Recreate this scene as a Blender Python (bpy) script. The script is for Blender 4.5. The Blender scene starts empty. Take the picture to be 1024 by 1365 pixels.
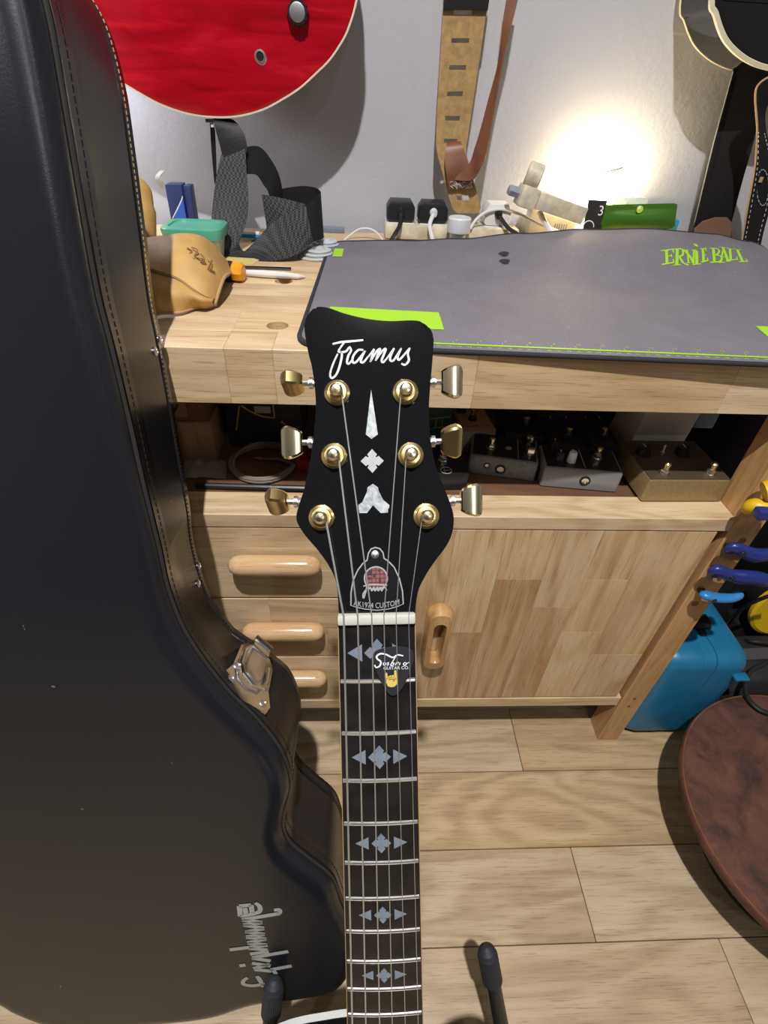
import bpy, bmesh, math, random
from mathutils import Vector as V, Matrix as M
R = math.radians
random.seed(7)
SC = bpy.context.scene
COL = SC.collection

# ------------------------------------------------------------------ camera
F_PX = 690.0
PITCH, YAW, ROLL = R(39.85), R(3.98), R(3.15)
CAM = V((0, 0, 1.0))
_fw = V((math.sin(YAW)*math.cos(PITCH), math.cos(YAW)*math.cos(PITCH), -math.sin(PITCH)))
_r0 = V((math.cos(YAW), -math.sin(YAW), 0)); _u0 = _r0.cross(_fw)
_rt = _r0*math.cos(ROLL) + _u0*math.sin(ROLL)
_up = -_r0*math.sin(ROLL) + _u0*math.cos(ROLL)
cd = bpy.data.cameras.new('camera'); cam = bpy.data.objects.new('camera', cd); COL.objects.link(cam)
cd.sensor_fit = 'VERTICAL'; cd.sensor_height = 36; cd.lens = F_PX*36/1365
cd.clip_start = 0.01
m = M.Identity(4)
for i in range(3):
    m[i][0], m[i][1], m[i][2], m[i][3] = _rt[i], _up[i], -_fw[i], CAM[i]
cam.matrix_world = m
SC.camera = cam

# ------------------------------------------------------------------ world, lights, exposure
w = bpy.data.worlds.new('world'); SC.world = w; w.use_nodes = True
w.node_tree.nodes['Background'].inputs[0].default_value = (0.6, 0.65, 0.75, 1)
w.node_tree.nodes['Background'].inputs[1].default_value = 0.3
SC.view_settings.view_transform = 'Standard'; SC.view_settings.look = 'None'
SC.view_settings.gamma = 1; SC.view_settings.use_curve_mapping = False
SC.view_settings.exposure = 0.18

def area(name, loc, size, power, color):
    l = bpy.data.lights.new(name, 'AREA'); l.shape = 'DISK'; l.size = size; l.energy = power; l.color = color
    o = bpy.data.objects.new(name, l); COL.objects.link(o); o.location = loc
    return o
area('ceiling_downlight_main', (-0.055, -0.27, 2.33), 0.045, 43, (1.0, 0.975, 0.965))
area('ceiling_downlight_second', (0.55, -1.5, 2.33), 0.10, 4.5, (0.97, 0.97, 1.0))
area('ceiling_downlight_right', (1.15, -0.75, 2.33), 0.12, 2.5, (0.85, 0.92, 1.0))
area('ceiling_downlight_left', (-1.2, -0.75, 2.33), 0.12, 4, (0.85, 0.92, 1.0))

# ------------------------------------------------------------------ measuring helpers (pixel of the photo -> point of a real plane)
def ray(x, y): return _rt*((x-512)/F_PX) - _up*((y-682.5)/F_PX) + _fw
def atp(x, y, p0, n):
    d = ray(x, y); return CAM + d*(((p0-CAM).dot(n))/d.dot(n))
def at(x, y, Y): return atp(x, y, V((0, Y, 0)), V((0, 1, 0)))
def atz(x, y, z): return atp(x, y, V((0, 0, z)), V((0, 0, 1)))

# ------------------------------------------------------------------ mesh builder
def catmull(pts, n=6, closed=False):
    P = [V(p) for p in pts]; out = []; N = len(P)
    for i in range(N if closed else N-1):
        if closed: a, b, c, d = P[i-1], P[i], P[(i+1) % N], P[(i+2) % N]
        else: a, b, c, d = P[max(i-1, 0)], P[i], P[i+1], P[min(i+2, N-1)]
        for k in range(n):
            t = k/n
            out.append(0.5*((2*b)+(c-a)*t+(2*a-5*b+4*c-d)*t*t+(3*b-a-3*c+d)*t*t*t))
    if not closed: out.append(P[-1])
    return out

class B:
    def __init__(s): s.bm = bmesh.new()
    def merge(s, t, mat=None):
        if mat is not None: bmesh.ops.transform(t, matrix=mat, verts=t.verts)
        me = bpy.data.meshes.new('tmp'); t.to_mesh(me); t.free(); s.bm.from_mesh(me); bpy.data.meshes.remove(me); return s
    def box(s, c, size, mat=None, bev=0.0, seg=2):
        t = bmesh.new(); bmesh.ops.create_cube(t, size=1)
        bmesh.ops.scale(t, vec=V(size), verts=t.verts); bmesh.ops.translate(t, vec=V(c), verts=t.verts)
        if bev: bmesh.ops.bevel(t, geom=t.edges[:], offset=bev, segments=seg, profile=0.5, affect='EDGES')
        return s.merge(t, mat)
    def prism(s, poly, z0, z1, mat=None, bev=0.0, seg=2):
        t = bmesh.new(); a = sum(poly[i][0]*poly[(i+1) % len(poly)][1]-poly[(i+1) % len(poly)][0]*poly[i][1] for i in range(len(poly)))
        if a < 0: poly = poly[::-1]
        lo = [t.verts.new((p[0], p[1], z0)) for p in poly]; hi = [t.verts.new((p[0], p[1], z1)) for p in poly]
        t.faces.new(lo[::-1]); top = t.faces.new(hi); n = len(poly)
        for i in range(n): t.faces.new((lo[i], lo[(i+1) % n], hi[(i+1) % n], hi[i]))
        if bev: bmesh.ops.bevel(t, geom=list(top.edges), offset=bev, segments=seg, profile=0.5, affect='EDGES')
        return s.merge(t, mat)
    def loft(s, rings, closed=True, caps=True, mat=None):
        t = bmesh.new(); vs = [[t.verts.new(p) for p in r] for r in rings]; n = len(rings[0])
        for a, b in zip(vs, vs[1:]):
            for i in range(n if closed else n-1):
                t.faces.new((a[i], a[(i+1) % n], b[(i+1) % n], b[i]))
        if caps and closed:
            t.faces.new(vs[0][::-1]); t.faces.new(vs[-1])
        bmesh.ops.recalc_face_normals(t, faces=t.faces)
        return s.merge(t, mat)
    def tube(s, path, r, seg=8, mat=None, closed=False, caps=True, flat=1.0):
        P = [V(p) for p in path]; n = len(P); rr = r if isinstance(r, (list, tuple)) else [r]*n
        rings = []; up = None
        for i in range(n):
            if closed: d = P[(i+1) % n]-P[i-1]
            else: d = P[min(i+1, n-1)]-P[max(i-1, 0)]
            d.normalize()
            if up is None:
                up = V((0, 0, 1)) if abs(d.z) < 0.9 else V((0, 1, 0))
            x = d.cross(up)
            if x.length < 1e-5: x = d.cross(V((1, 0, 0)))
            x.normalize(); y = x.cross(d).normalized(); up = y
            rings.append([P[i]+x*(math.cos(a)*rr[i])+y*(math.sin(a)*rr[i]*flat) for a in (2*math.pi*k/seg for k in range(seg))])
        if closed: rings.append(rings[0])
        return s.loft(rings, True, caps and not closed, mat)
    def lathe(s, prof, seg=20, mat=None):
        rings = [[(max(r, 1e-5)*math.cos(2*math.pi*k/seg), max(r, 1e-5)*math.sin(2*math.pi*k/seg), z) for k in range(seg)] for r, z in prof]
        return s.loft(rings, True, True, mat)
    def ribbon(s, pairs, thick=0.002, n=6, cols=4, skip=None, mat=None):
        L = catmull([p[0] for p in pairs], n); Rr = catmull([p[1] for p in pairs], n)
        us = cols if isinstance(cols, (list, tuple)) else [i/cols for i in range(cols+1)]
        g = [[l.lerp(r, u) for u in us] for l, r in zip(L, Rr)]
        nr, nc = len(g), len(us); t = bmesh.new()
        N = []
        for i in range(nr):
            row = []
            for j in range(nc):
                a = g[min(i+1, nr-1)][j]-g[max(i-1, 0)][j]; b = g[i][min(j+1, nc-1)]-g[i][max(j-1, 0)]
                q = a.cross(b); row.append(q.normalized() if q.length > 1e-12 else V((0, -1, 0)))
            N.append(row)
        top = [[t.verts.new(g[i][j]+N[i][j]*thick/2) for j in range(nc)] for i in range(nr)]
        bot = [[t.verts.new(g[i][j]-N[i][j]*thick/2) for j in range(nc)] for i in range(nr)]
        has = lambda i, j: 0 <= i < nr-1 and 0 <= j < nc-1 and not (skip and skip(i, j))
        for i in range(nr-1):
            for j in range(nc-1):
                if not has(i, j): continue
                t.faces.new((top[i][j], top[i+1][j], top[i+1][j+1], top[i][j+1]))
                t.faces.new((bot[i][j], bot[i][j+1], bot[i+1][j+1], bot[i+1][j]))
                for (di, dj, a, b) in ((-1, 0, (i, j), (i, j+1)), (1, 0, (i+1, j+1), (i+1, j)), (0, -1, (i+1, j), (i, j)), (0, 1, (i, j+1), (i+1, j+1))):
                    if not has(i+di, j+dj):
                        t.faces.new((top[a[0]][a[1]], top[b[0]][b[1]], bot[b[0]][b[1]], bot[a[0]][a[1]]))
        bmesh.ops.recalc_face_normals(t, faces=t.faces)
        return s.merge(t, mat)
    def stroke(s, pts, wd, z=0.0003, mat=None, n=5, smooth=True, th=None):
        """a flat line of lettering lying on the local xy plane"""
        P = [V((p[0], p[1], 0)) for p in pts]
        if smooth and len(P) > 2: P = catmull(P, n)
        N = len(P); a, b = [], []
        for i in range(N):
            d = P[min(i+1, N-1)]-P[max(i-1, 0)]; d.normalize(); q = V((-d.y, d.x, 0))
            e = 0.75+0.25*math.sin(math.pi*i/max(N-1, 1)) if smooth else 1
            a.append(P[i]+q*wd*0.5*e); b.append(P[i]-q*wd*0.5*e)
        t = bmesh.new(); h = th or z
        va = [t.verts.new((p.x, p.y, h)) for p in a]; vb = [t.verts.new((p.x, p.y, h)) for p in b]
        for i in range(N-1):
            f = (va[i], vb[i], vb[i+1], va[i+1])
            try: t.faces.new(f)
            except ValueError: pass
        bmesh.ops.recalc_face_normals(t, faces=t.faces)
        for f in t.faces:
            if f.normal.z < 0: f.normal_flip()
        return s.merge(t, mat)
    def text(s, body, size, mat=None, z=0.0003, align='CENTER', shear=0.0, bend=None, xs=1.0):
        cu = bpy.data.curves.new('tmp', 'FONT'); cu.body = body; cu.size = size; cu.align_x = align; cu.align_y = 'CENTER'; cu.shear = shear
        cu.resolution_u = 3
        o = bpy.data.objects.new('tmp', cu); me = bpy.data.meshes.new_from_object(o)
        t = bmesh.new(); t.from_mesh(me)
        for v in t.verts:
            v.co.z = z; v.co.x *= xs
            if bend: v.co.y += bend*v.co.x**2
        bpy.data.objects.remove(o); bpy.data.curves.remove(cu); bpy.data.meshes.remove(me)
        return s.merge(t, mat)

WM = {}
def _link(o, parent, basis, label, cat, group, kind):
    COL.objects.link(o)
    if parent is not None:
        o.parent = parent; o.matrix_parent_inverse = WM[parent.name].inverted()
    o.matrix_basis = basis; WM[o.name] = basis
    for k, v in (('label', label), ('category', cat), ('group', group), ('kind', kind)):
        if v: o[k] = v
    return o
def obj(name, b, mat, parent=None, label=None, cat=None, group=None, kind=None, smooth=35, frame=None):
    """link the builder's mesh as ONE object; its coordinates are world coordinates (or those of frame)"""
    bm = b.bm
    if frame is not None: bmesh.ops.transform(bm, matrix=frame, verts=bm.verts)
    xs = [v.co for v in bm.verts]
    lo = V([min(p[i] for p in xs) for i in range(3)]); hi = V([max(p[i] for p in xs) for i in range(3)])
    c = V(((lo.x+hi.x)/2, (lo.y+hi.y)/2, lo.z))
    bmesh.ops.translate(bm, vec=-c, verts=bm.verts)
    me = bpy.data.meshes.new(name); bm.to_mesh(me); bm.free()
    if smooth:
        me.polygons.foreach_set('use_smooth', [True]*len(me.polygons)); me.set_sharp_from_angle(angle=R(smooth))
    if mat: me.materials.append(mat)
    o = bpy.data.objects.new(name, me)
    return _link(o, parent, M.Translation(c), label, cat, group, kind)
def inst(o, name, parent, world):
    """a copy that shares mesh data with o, placed by a world matrix applied after o's own"""
    c = bpy.data.objects.new(name, o.data)
    return _link(c, parent, world @ WM[o.name], None, None, None, None)
def empty(name, loc, parent=None, label=None, cat=None, group=None, kind=None):
    o = bpy.data.objects.new(name, None); o.empty_display_size = 0.03
    return _link(o, parent, M.Translation(V(loc)), label, cat, group, kind)
def frame(o, x, y, z):
    x, y, z = V(x).normalized(), V(y).normalized(), V(z).normalized(); q = M.Identity(4)
    for i in range(3): q[i][0], q[i][1], q[i][2], q[i][3] = x[i], y[i], z[i], o[i]
    return q
def lookz(o, z, xh=(1, 0, 0)):
    z = V(z).normalized(); x = V(xh); x = (x-z*x.dot(z)).normalized(); return frame(o, x, z.cross(x), z)
def loc2(fr, p): return fr.inverted() @ p

# ------------------------------------------------------------------ materials
class NT:
    def __init__(s, name):
        s.m = bpy.data.materials.new(name); s.m.use_nodes = True; s.t = s.m.node_tree; s.b = s.t.nodes['Principled BSDF']
    def n(s, typ, props=None, **ins):
        nd = s.t.nodes.new('ShaderNode'+typ)
        for k, v in (props or {}).items(): setattr(nd, k, v)
        for k, v in ins.items():
            k2 = int(k[1:]) if k[0] == '_' and k[1:].isdigit() else k.replace('__', ' ')
            s.set(nd.inputs[k2], v)
        return nd
    def set(s, sock, v):
        if isinstance(v, bpy.types.NodeSocket): s.t.links.new(v, sock)
        elif isinstance(v, bpy.types.Node): s.t.links.new(v.outputs[0], sock)
        else: sock.default_value = v
    def math(s, op, a, b=0.0):
        return s.n('Math', {'operation': op}, _0=a, _1=b).outputs[0]
    def mix(s, fac, a, b, typ='MIX'):
        nd = s.n('Mix', {'data_type': 'RGBA', 'blend_type': typ}); s.set(nd.inputs[0], fac); s.set(nd.inputs[6], a); s.set(nd.inputs[7], b); return nd.outputs[2]
    def ramp(s, fac, stops):
        nd = s.n('ValToRGB'); s.set(nd.inputs[0], fac); e = nd.color_ramp.elements
        while len(e) < len(stops): e.new(0.5)
        for el, (p, c) in zip(e, stops): el.position = p; el.color = c4(c)
        return nd.outputs[0]
    def noise(s, vec, scale, detail=3, rough=0.55, dist=0.0):
        return s.n('TexNoise', None, Vector=vec, Scale=scale, Detail=detail, Roughness=rough, Distortion=dist).outputs[0]
    def mapping(s, scale=(1, 1, 1), coord='Object', offset=None, rot=(0, 0, 0)):
        tc = s.n('TexCoord').outputs[coord]
        if offset is not None:
            tc = s.n('VectorMath', {'operation': 'ADD'}, _0=tc, _1=offset).outputs[0]
        return s.n('Mapping', None, Vector=tc, Scale=scale, Rotation=rot).outputs[0]
    def bump(s, h, strength=0.3, dist=0.001):
        s.set(s.b.inputs['Normal'], s.n('Bump', None, Height=h, Strength=strength, Distance=dist).outputs[0])
def c4(c): return (*c[:3], 1.0)
def srgb(*c): return tuple((x/255/12.92 if x/255 <= 0.04045 else ((x/255+0.055)/1.055)**2.4) for x in c)
def plain(name, c, rough=0.5, metal=0.0, noise=0.0, nscale=40, bump=0.0, bscale=200, **kw):
    t = NT(name); b = t.b
    b.inputs['Base Color'].default_value = c4(c); b.inputs['Roughness'].default_value = rough; b.inputs['Metallic'].default_value = metal
    if noise:
        f = t.noise(t.mapping(), nscale, 4)
        lo, hi = [x*(1-noise) for x in c], [min(1, x*(1+noise)) for x in c]
        t.set(b.inputs['Base Color'], t.ramp(f, [(0.3, lo), (0.7, hi)]))
    if bump: t.bump(t.noise(t.mapping(), bscale, 3), bump)
    for k, v in kw.items(): b.inputs[k.replace('__', ' ')].default_value = v
    return t.m
def wood(name, dark, mid, light, axis='X', rough=0.45, tone=0.35, ring=1.0, warm=0.0, fine=1.0):
    t = NT(name); b = t.b
    rnd = t.n('ObjectInfo').outputs['Random']
    off = t.n('CombineXYZ', None, X=t.math('MULTIPLY', rnd, 17.0), Y=t.math('MULTIPLY', rnd, 31.0), Z=t.math('MULTIPLY', rnd, 23.0)).outputs[0]
    k = {'X': 0, 'Y': 1, 'Z': 2}[axis]
    def sc(al, ac): v = [ac]*3; v[k] = al; return tuple(v)
    big = t.noise(t.mapping(sc(1.6, 9*ring), offset=off), 1.0, 2, 0.5, 0.4)
    rings = t.math('SINE', t.math('MULTIPLY', big, 62.0))
    rings = t.math('ADD', t.math('MULTIPLY', rings, 0.5), 0.5)
    streak = t.noise(t.mapping(sc(5, 95*fine), offset=off), 1.0, 4, 0.6)
    pores = t.noise(t.mapping(sc(28, 900), offset=off), 1.0, 2, 0.5)
    v = t.math('ADD', t.math('MULTIPLY', rings, 0.24), t.math('MULTIPLY', streak, 0.80))
    v = t.math('ADD', v, t.math('MULTIPLY', t.math('SUBTRACT', rnd, 0.5), tone))
    col = t.ramp(v, [(0.22, dark), (0.5, mid), (0.8, light)])
    pr = t.ramp(pores, [(0.30, (0.62, 0.52, 0.42)), (0.43, (1, 1, 1))])
    col = t.mix(0.8, col, pr, 'MULTIPLY')
    # a second, per-piece tone: some pieces redder, some greyer
    r2 = t.math('FRACT', t.math('MULTIPLY', rnd, 7.13))
    tint = t.ramp(r2, [(0.0, (0.93, 0.86, 0.78)), (0.5, (1, 1, 1)), (1.0, (1.0, 0.93, 0.80))])
    col = t.mix(1.0, col, tint, 'MULTIPLY')
    t.set(b.inputs['Base Color'], col)
    b.inputs['Roughness'].default_value = rough
    t.bump(pores, 0.15, 0.0004)
    return t.m

MT = {}
MT['bench_x'] = wood('rubberwood_along_x', (0.48, 0.345, 0.19), (0.61, 0.47, 0.285), (0.68, 0.55, 0.36), 'X', 0.45, 0.2)
MT['bench_z'] = wood('rubberwood_along_z', (0.44, 0.27, 0.12), (0.60, 0.44, 0.245), (0.67, 0.53, 0.33), 'Z', 0.45, 0.26)
MT['leg'] = wood('oiled_leg_wood', (0.40, 0.215, 0.085), (0.54, 0.32, 0.135), (0.60, 0.37, 0.175), 'Z', 0.4, 0.1)
MT['handle'] = wood('varnished_handle_wood', (0.50, 0.31, 0.16), (0.60, 0.40, 0.22), (0.66, 0.47, 0.28), 'X', 0.18, 0.1)
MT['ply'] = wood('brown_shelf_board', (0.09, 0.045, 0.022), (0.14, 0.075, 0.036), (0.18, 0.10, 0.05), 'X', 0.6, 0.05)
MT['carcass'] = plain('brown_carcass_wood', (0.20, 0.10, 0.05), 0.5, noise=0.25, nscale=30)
MT['oak'] = wood('oak_floor_plank', (0.37, 0.275, 0.16), (0.50, 0.395, 0.245), (0.58, 0.475, 0.315), 'X', 0.38, 0.2, 0.8)
MT['subfloor'] = plain('dark_floor_joint', (0.05, 0.035, 0.02), 0.8)
t = NT('painted_wall'); t.b.inputs['Base Color'].default_value = (0.425, 0.425, 0.455, 1); t.b.inputs['Roughness'].default_value = 0.75
t.bump(t.noise(t.mapping(), 150, 4, 0.6), 0.35, 0.002); MT['wall'] = t.m
MT['ceiling'] = plain('white_ceiling', (0.20, 0.20, 0.20), 0.85)
MT['roomwall'] = plain('room_wall_paint', (0.30, 0.30, 0.31), 0.8)
MT['curtainwall'] = plain('dark_room_wall_paint', (0.035, 0.035, 0.045), 0.9)

# black vinyl of the guitar case
t = NT('black_case_vinyl'); t.b.inputs['Base Color'].default_value = (0.017, 0.018, 0.023, 1); t.b.inputs['Roughness'].default_value = 0.27
nz = t.noise(t.mapping(), 700, 3); t.bump(nz, 0.13, 0.0006)
spots = t.noise(t.mapping(), 75, 2, 0.4)
t.set(t.b.inputs['Base Color'], t.ramp(spots, [(0.0, (0.010, 0.011, 0.015)), (0.785, (0.010, 0.011, 0.015)), (0.80, (0.13, 0.13, 0.15))]))
MT['vinyl'] = t.m
MT['vinyl_gloss'] = plain('smooth_black_case_side', (0.014, 0.013, 0.014), 0.24, noise=0.3, nscale=25, bump=0.05, bscale=500)
MT['piping'] = plain('glossy_black_piping', (0.03, 0.027, 0.025), 0.25)
MT['thread_tan'] = plain('tan_stitch_thread', (0.42, 0.33, 0.2), 0.7)
MT['thread_black'] = plain('black_stitch_thread', (0.008, 0.008, 0.01), 0.7)
MT['thread_white'] = plain('white_stitch_thread', (0.6, 0.58, 0.54), 0.7)
MT['chrome'] = plain('chrome', (0.82, 0.81, 0.80), 0.2, 1.0)
MT['nickel'] = plain('nickel_steel', (0.80, 0.79, 0.78), 0.33, 1.0)
MT['gold'] = plain('polished_gold', (0.92, 0.70, 0.30), 0.25, 1.0)
MT['gold_pale'] = plain('worn_pale_gold', (0.74, 0.64, 0.43), 0.22, 1.0)
MT['string'] = plain('steel_string', (0.85, 0.84, 0.83), 0.42, 1.0)
MT['string_wound'] = plain('wound_string', (0.86, 0.86, 0.85), 0.45, 1.0)
MT['lacquer'] = plain('black_gloss_lacquer', (0.006, 0.006, 0.007), 0.06)
MT['ebony'] = plain('ebony_fretboard', (0.010, 0.009, 0.009), 0.32, noise=0.5, nscale=60)
MT['bone'] = plain('pale_bone_nut', (0.50, 0.50, 0.42), 0.3)
MT['bind'] = plain('cream_binding', (0.66, 0.60, 0.44), 0.35)
MT['bind_white'] = plain('white_binding', (0.66, 0.68, 0.66), 0.35)
t = NT('mother_of_pearl'); t.b.inputs['Roughness'].default_value = 0.25
nz = t.noise(t.mapping(), 160, 3, 0.6, 1.5)
t.set(t.b.inputs['Base Color'], t.ramp(nz, [(0.25, (0.17, 0.19, 0.20)), (0.45, (0.34, 0.37, 0.38)), (0.60, (0.46, 0.50, 0.51)), (0.72, (0.50, 0.36, 0.47))])); MT['pearl'] = t.m
MT['inlay'] = plain('grey_blue_pearloid_inlay', (0.17, 0.20, 0.25), 0.35, noise=0.2, nscale=120)
MT['inlay_pale'] = plain('pale_grey_pearl_inlay', (0.36, 0.38, 0.37), 0.3, noise=0.15, nscale=120)
MT['plate_black'] = plain('black_plastic_plate', (0.008, 0.008, 0.010), 0.2)
MT['print_white'] = plain('white_print', (0.72, 0.74, 0.78), 0.6)
MT['print_grey'] = plain('grey_print', (0.36, 0.37, 0.33), 0.6)
MT['print_silver'] = plain('silver_print', (0.30, 0.29, 0.30), 0.5)
MT['print_red'] = plain('dull_red_print', (0.20, 0.055, 0.055), 0.5)
MT['print_black'] = plain('black_print', (0.012, 0.010, 0.010), 0.6)
MT['print_brown'] = plain('dark_brown_stamp', (0.24, 0.13, 0.035), 0.7)
MT['emoji_yellow'] = plain('yellow_print', (0.62, 0.45, 0.10), 0.5)
MT['emoji_brown'] = plain('brown_print', (0.25, 0.12, 0.02), 0.5)
MT['pick'] = plain('matt_black_pick', (0.020, 0.021, 0.026), 0.45)
# flamed red top
t = NT('flamed_red_lacquer'); t.b.inputs['Roughness'].default_value = 0.12; t.b.inputs['Coat Weight'].default_value = 0.4
mp = t.mapping((1.2, 1, 9)); fl = t.noise(mp, 5.5, 4, 0.6, 0.9); sp = t.noise(t.mapping(), 5, 2)
c1 = t.ramp(fl, [(0.3, (0.27, 0.002, 0.008)), (0.55, (0.42, 0.004, 0.014)), (0.72, (0.55, 0.012, 0.022))])
t.set(t.b.inputs['Base Color'], c1); MT['red'] = t.m
MT['red_side'] = plain('dark_red_side', (0.20, 0.004, 0.008), 0.15)
MT['pickguard'] = plain('black_pickguard', (0.01, 0.01, 0.01), 0.15)
MT['black_soft'] = plain('black_leather', (0.009, 0.0085, 0.009), 0.5, bump=0.2, bscale=300, Specular__IOR__Level=0.25)
# black webbing with a woven weave
t = NT('black_nylon_webbing'); t.b.inputs['Roughness'].default_value = 0.6
ch = t.n('TexChecker', None, Vector=t.mapping(), Scale=330.0).outputs[1]
t.set(t.b.inputs['Base Color'], t.ramp(ch, [(0.0, (0.007, 0.007, 0.008)), (1.0, (0.050, 0.050, 0.052))])); t.bump(ch, 0.5, 0.0006); t.b.inputs['Specular IOR Level'].default_value = 0.3; MT['webbing'] = t.m
MT['webbing_dark'] = plain('black_nylon_webbing_back', (0.008, 0.008, 0.009), 0.8, bump=0.3, bscale=900, Specular__IOR__Level=0.2)
MT['suede'] = plain('tan_suede', (0.36, 0.23, 0.09), 0.9, noise=0.22, nscale=120, bump=0.4, bscale=700)
MT['brown_leather'] = plain('brown_smooth_leather', (0.18, 0.068, 0.032), 0.42, noise=0.25, nscale=40)
MT['leather_edge'] = plain('raw_leather_edge', (0.40, 0.25, 0.12), 0.8)
MT['glove'] = plain('tan_glove_leather', (0.47, 0.285, 0.09), 0.62, noise=0.18, nscale=35, bump=0.25, bscale=250)
MT['brown_suede'] = plain('brown_suede_tab', (0.17, 0.09, 0.06), 0.9)
# mat
t = NT('grey_neoprene_mat'); t.b.inputs['Roughness'].default_value = 0.72
n1 = t.noise(t.mapping(), 900, 2); n2 = t.noise(t.mapping(), 16, 5, 0.7); sp = t.noise(t.mapping(), 240, 2, 0.4)
cc = t.ramp(n1, [(0.35, (0.135, 0.126, 0.150)), (0.65, (0.185, 0.175, 0.203))])
cc = t.mix(t.ramp(sp, [(0.70, (0, 0, 0)), (0.76, (0.7, 0.7, 0.7))]), cc, c4((0.30, 0.27, 0.26)))
cc = t.mix(1.0, cc, t.ramp(n2, [(0.25, (0.85, 0.85, 0.85)), (0.75, (1.12, 1.1, 1.08))]), 'MULTIPLY')
t.set(t.b.inputs['Base Color'], cc); t.bump(n1, 0.3, 0.0005); MT['mat'] = t.m
MT['mat_edge'] = plain('black_stitched_edge', (0.018, 0.018, 0.024), 0.8, noise=0.4, nscale=700)
MT['lime'] = plain('lime_green_print', (0.34, 0.62, 0.022), 0.6)
MT['white_pl'] = plain('white_plastic', (0.70, 0.69, 0.66), 0.35)
MT['white_pl2'] = plain('cool_white_plastic', (0.66, 0.68, 0.72), 0.3)
MT['ivory'] = plain('aged_ivory_plastic', (0.58, 0.52, 0.38), 0.5, noise=0.25, nscale=60)
MT['grey_pl'] = plain('grey_plastic', (0.26, 0.28, 0.32), 0.4)
MT['black_pl'] = plain('black_plastic', (0.014, 0.014, 0.016), 0.35)
MT['rubber'] = plain('black_rubber', (0.022, 0.024, 0.030), 0.6)
MT['clear'] = plain('frosted_clear_plastic', (0.82, 0.86, 0.86), 0.35, Transmission__Weight=0.45)
MT['green_lid'] = plain('sea_green_plastic', (0.10, 0.42, 0.29), 0.3, Transmission__Weight=0.15)
MT['navy'] = plain('navy_carton', (0.028, 0.042, 0.14), 0.4)
MT['blue_print'] = plain('bright_blue_print', (0.03, 0.12, 0.55), 0.4)
MT['cyan_print'] = plain('cyan_print', (0.02, 0.30, 0.58), 0.4)
MT['carton_grey'] = plain('grey_carton_inside', (0.40, 0.40, 0.38), 0.7)
MT['orange'] = plain('orange_plastic', (0.72, 0.30, 0.012), 0.35)
MT['teal'] = plain('teal_plastic', (0.012, 0.155, 0.30), 0.38, noise=0.1, nscale=30, bump=0.08, bscale=600)
MT['blue_clamp'] = plain('dark_blue_clamp_plastic', (0.016, 0.028, 0.17), 0.3)
MT['sky_clamp'] = plain('mid_blue_clamp_plastic', (0.03, 0.19, 0.46), 0.35)
MT['yellow'] = plain('yellow_plastic', (0.68, 0.43, 0.010), 0.4)
MT['steel_dark'] = plain('dark_steel', (0.10, 0.10, 0.11), 0.35, 1.0)
MT['carton'] = plain('brown_cardboard', (0.26, 0.155, 0.08), 0.8, noise=0.12, nscale=40)
MT['tape'] = plain('brown_parcel_tape', (0.32, 0.2, 0.11), 0.3)
MT['white_card'] = plain('white_card', (0.66, 0.66, 0.64), 0.6)
MT['pedal_grey'] = plain('grey_hammered_pedal', (0.20, 0.195, 0.19), 0.42, 0.3, noise=0.2, nscale=200)
MT['pedal_silver'] = plain('silver_grey_pedal', (0.27, 0.27, 0.275), 0.36, 0.4)
MT['pedal_black'] = plain('black_pedal_top', (0.014, 0.013, 0.015), 0.3)
MT['pedal_gold'] = plain('bronze_gold_pedal', (0.33, 0.245, 0.11), 0.42, 0.5, noise=0.1, nscale=200)
MT['pedal_bronze_top'] = plain('dark_bronze_top', (0.10, 0.075, 0.05), 0.4, 0.4)
MT['pedal_pink'] = plain('beige_pink_pedal_face', (0.50, 0.34, 0.29), 0.5)
MT['pedal_cream'] = plain('cream_pedal_body', (0.36, 0.32, 0.26), 0.45)
MT['pcb_green'] = plain('dark_green_board', (0.02, 0.055, 0.03), 0.5)
MT['cable_grey'] = plain('beige_grey_cable', (0.19, 0.16, 0.125), 0.6)
MT['cable_white'] = plain('white_cable', (0.66, 0.66, 0.66), 0.45)
MT['cable_black'] = plain('black_cable', (0.012, 0.012, 0.014), 0.45)
MT['red_pl'] = plain('dark_red_plastic', (0.25, 0.015, 0.02), 0.4)
MT['bag'] = plain('black_nylon_bag', (0.012, 0.011, 0.013), 0.8, bump=0.3, bscale=200)
MT['bag_trim'] = plain('grey_bag_piping', (0.06, 0.055, 0.06), 0.7)
t = NT('mottled_brown_suede'); t.b.inputs['Roughness'].default_value = 0.85
n1 = t.noise(t.mapping(), 22, 5, 0.65, 0.6); n2 = t.noise(t.mapping(), 350, 2)
cc = t.ramp(n1, [(0.34, (0.034, 0.017, 0.015)), (0.5, (0.085, 0.034, 0.022)), (0.68, (0.13, 0.053, 0.032))])
t.set(t.b.inputs['Base Color'], cc); t.bump(n2, 0.3, 0.0006); MT['stool'] = t.m
MT['foil_green'] = plain('green_foil', (0.075, 0.20, 0.022), 0.32, 0.3, bump=0.4, bscale=35)
MT['sticker'] = plain('lime_sticker', (0.55, 0.75, 0.05), 0.4)
t = NT('lit_lamp_tube'); t.b.inputs['Base Color'].default_value = (1, 0.9, 0.7, 1)
t.b.inputs['Emission Color'].default_value = (1.0, 0.80, 0.50, 1); t.b.inputs['Emission Strength'].default_value = 175.0; MT['lamp'] = t.m

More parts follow.
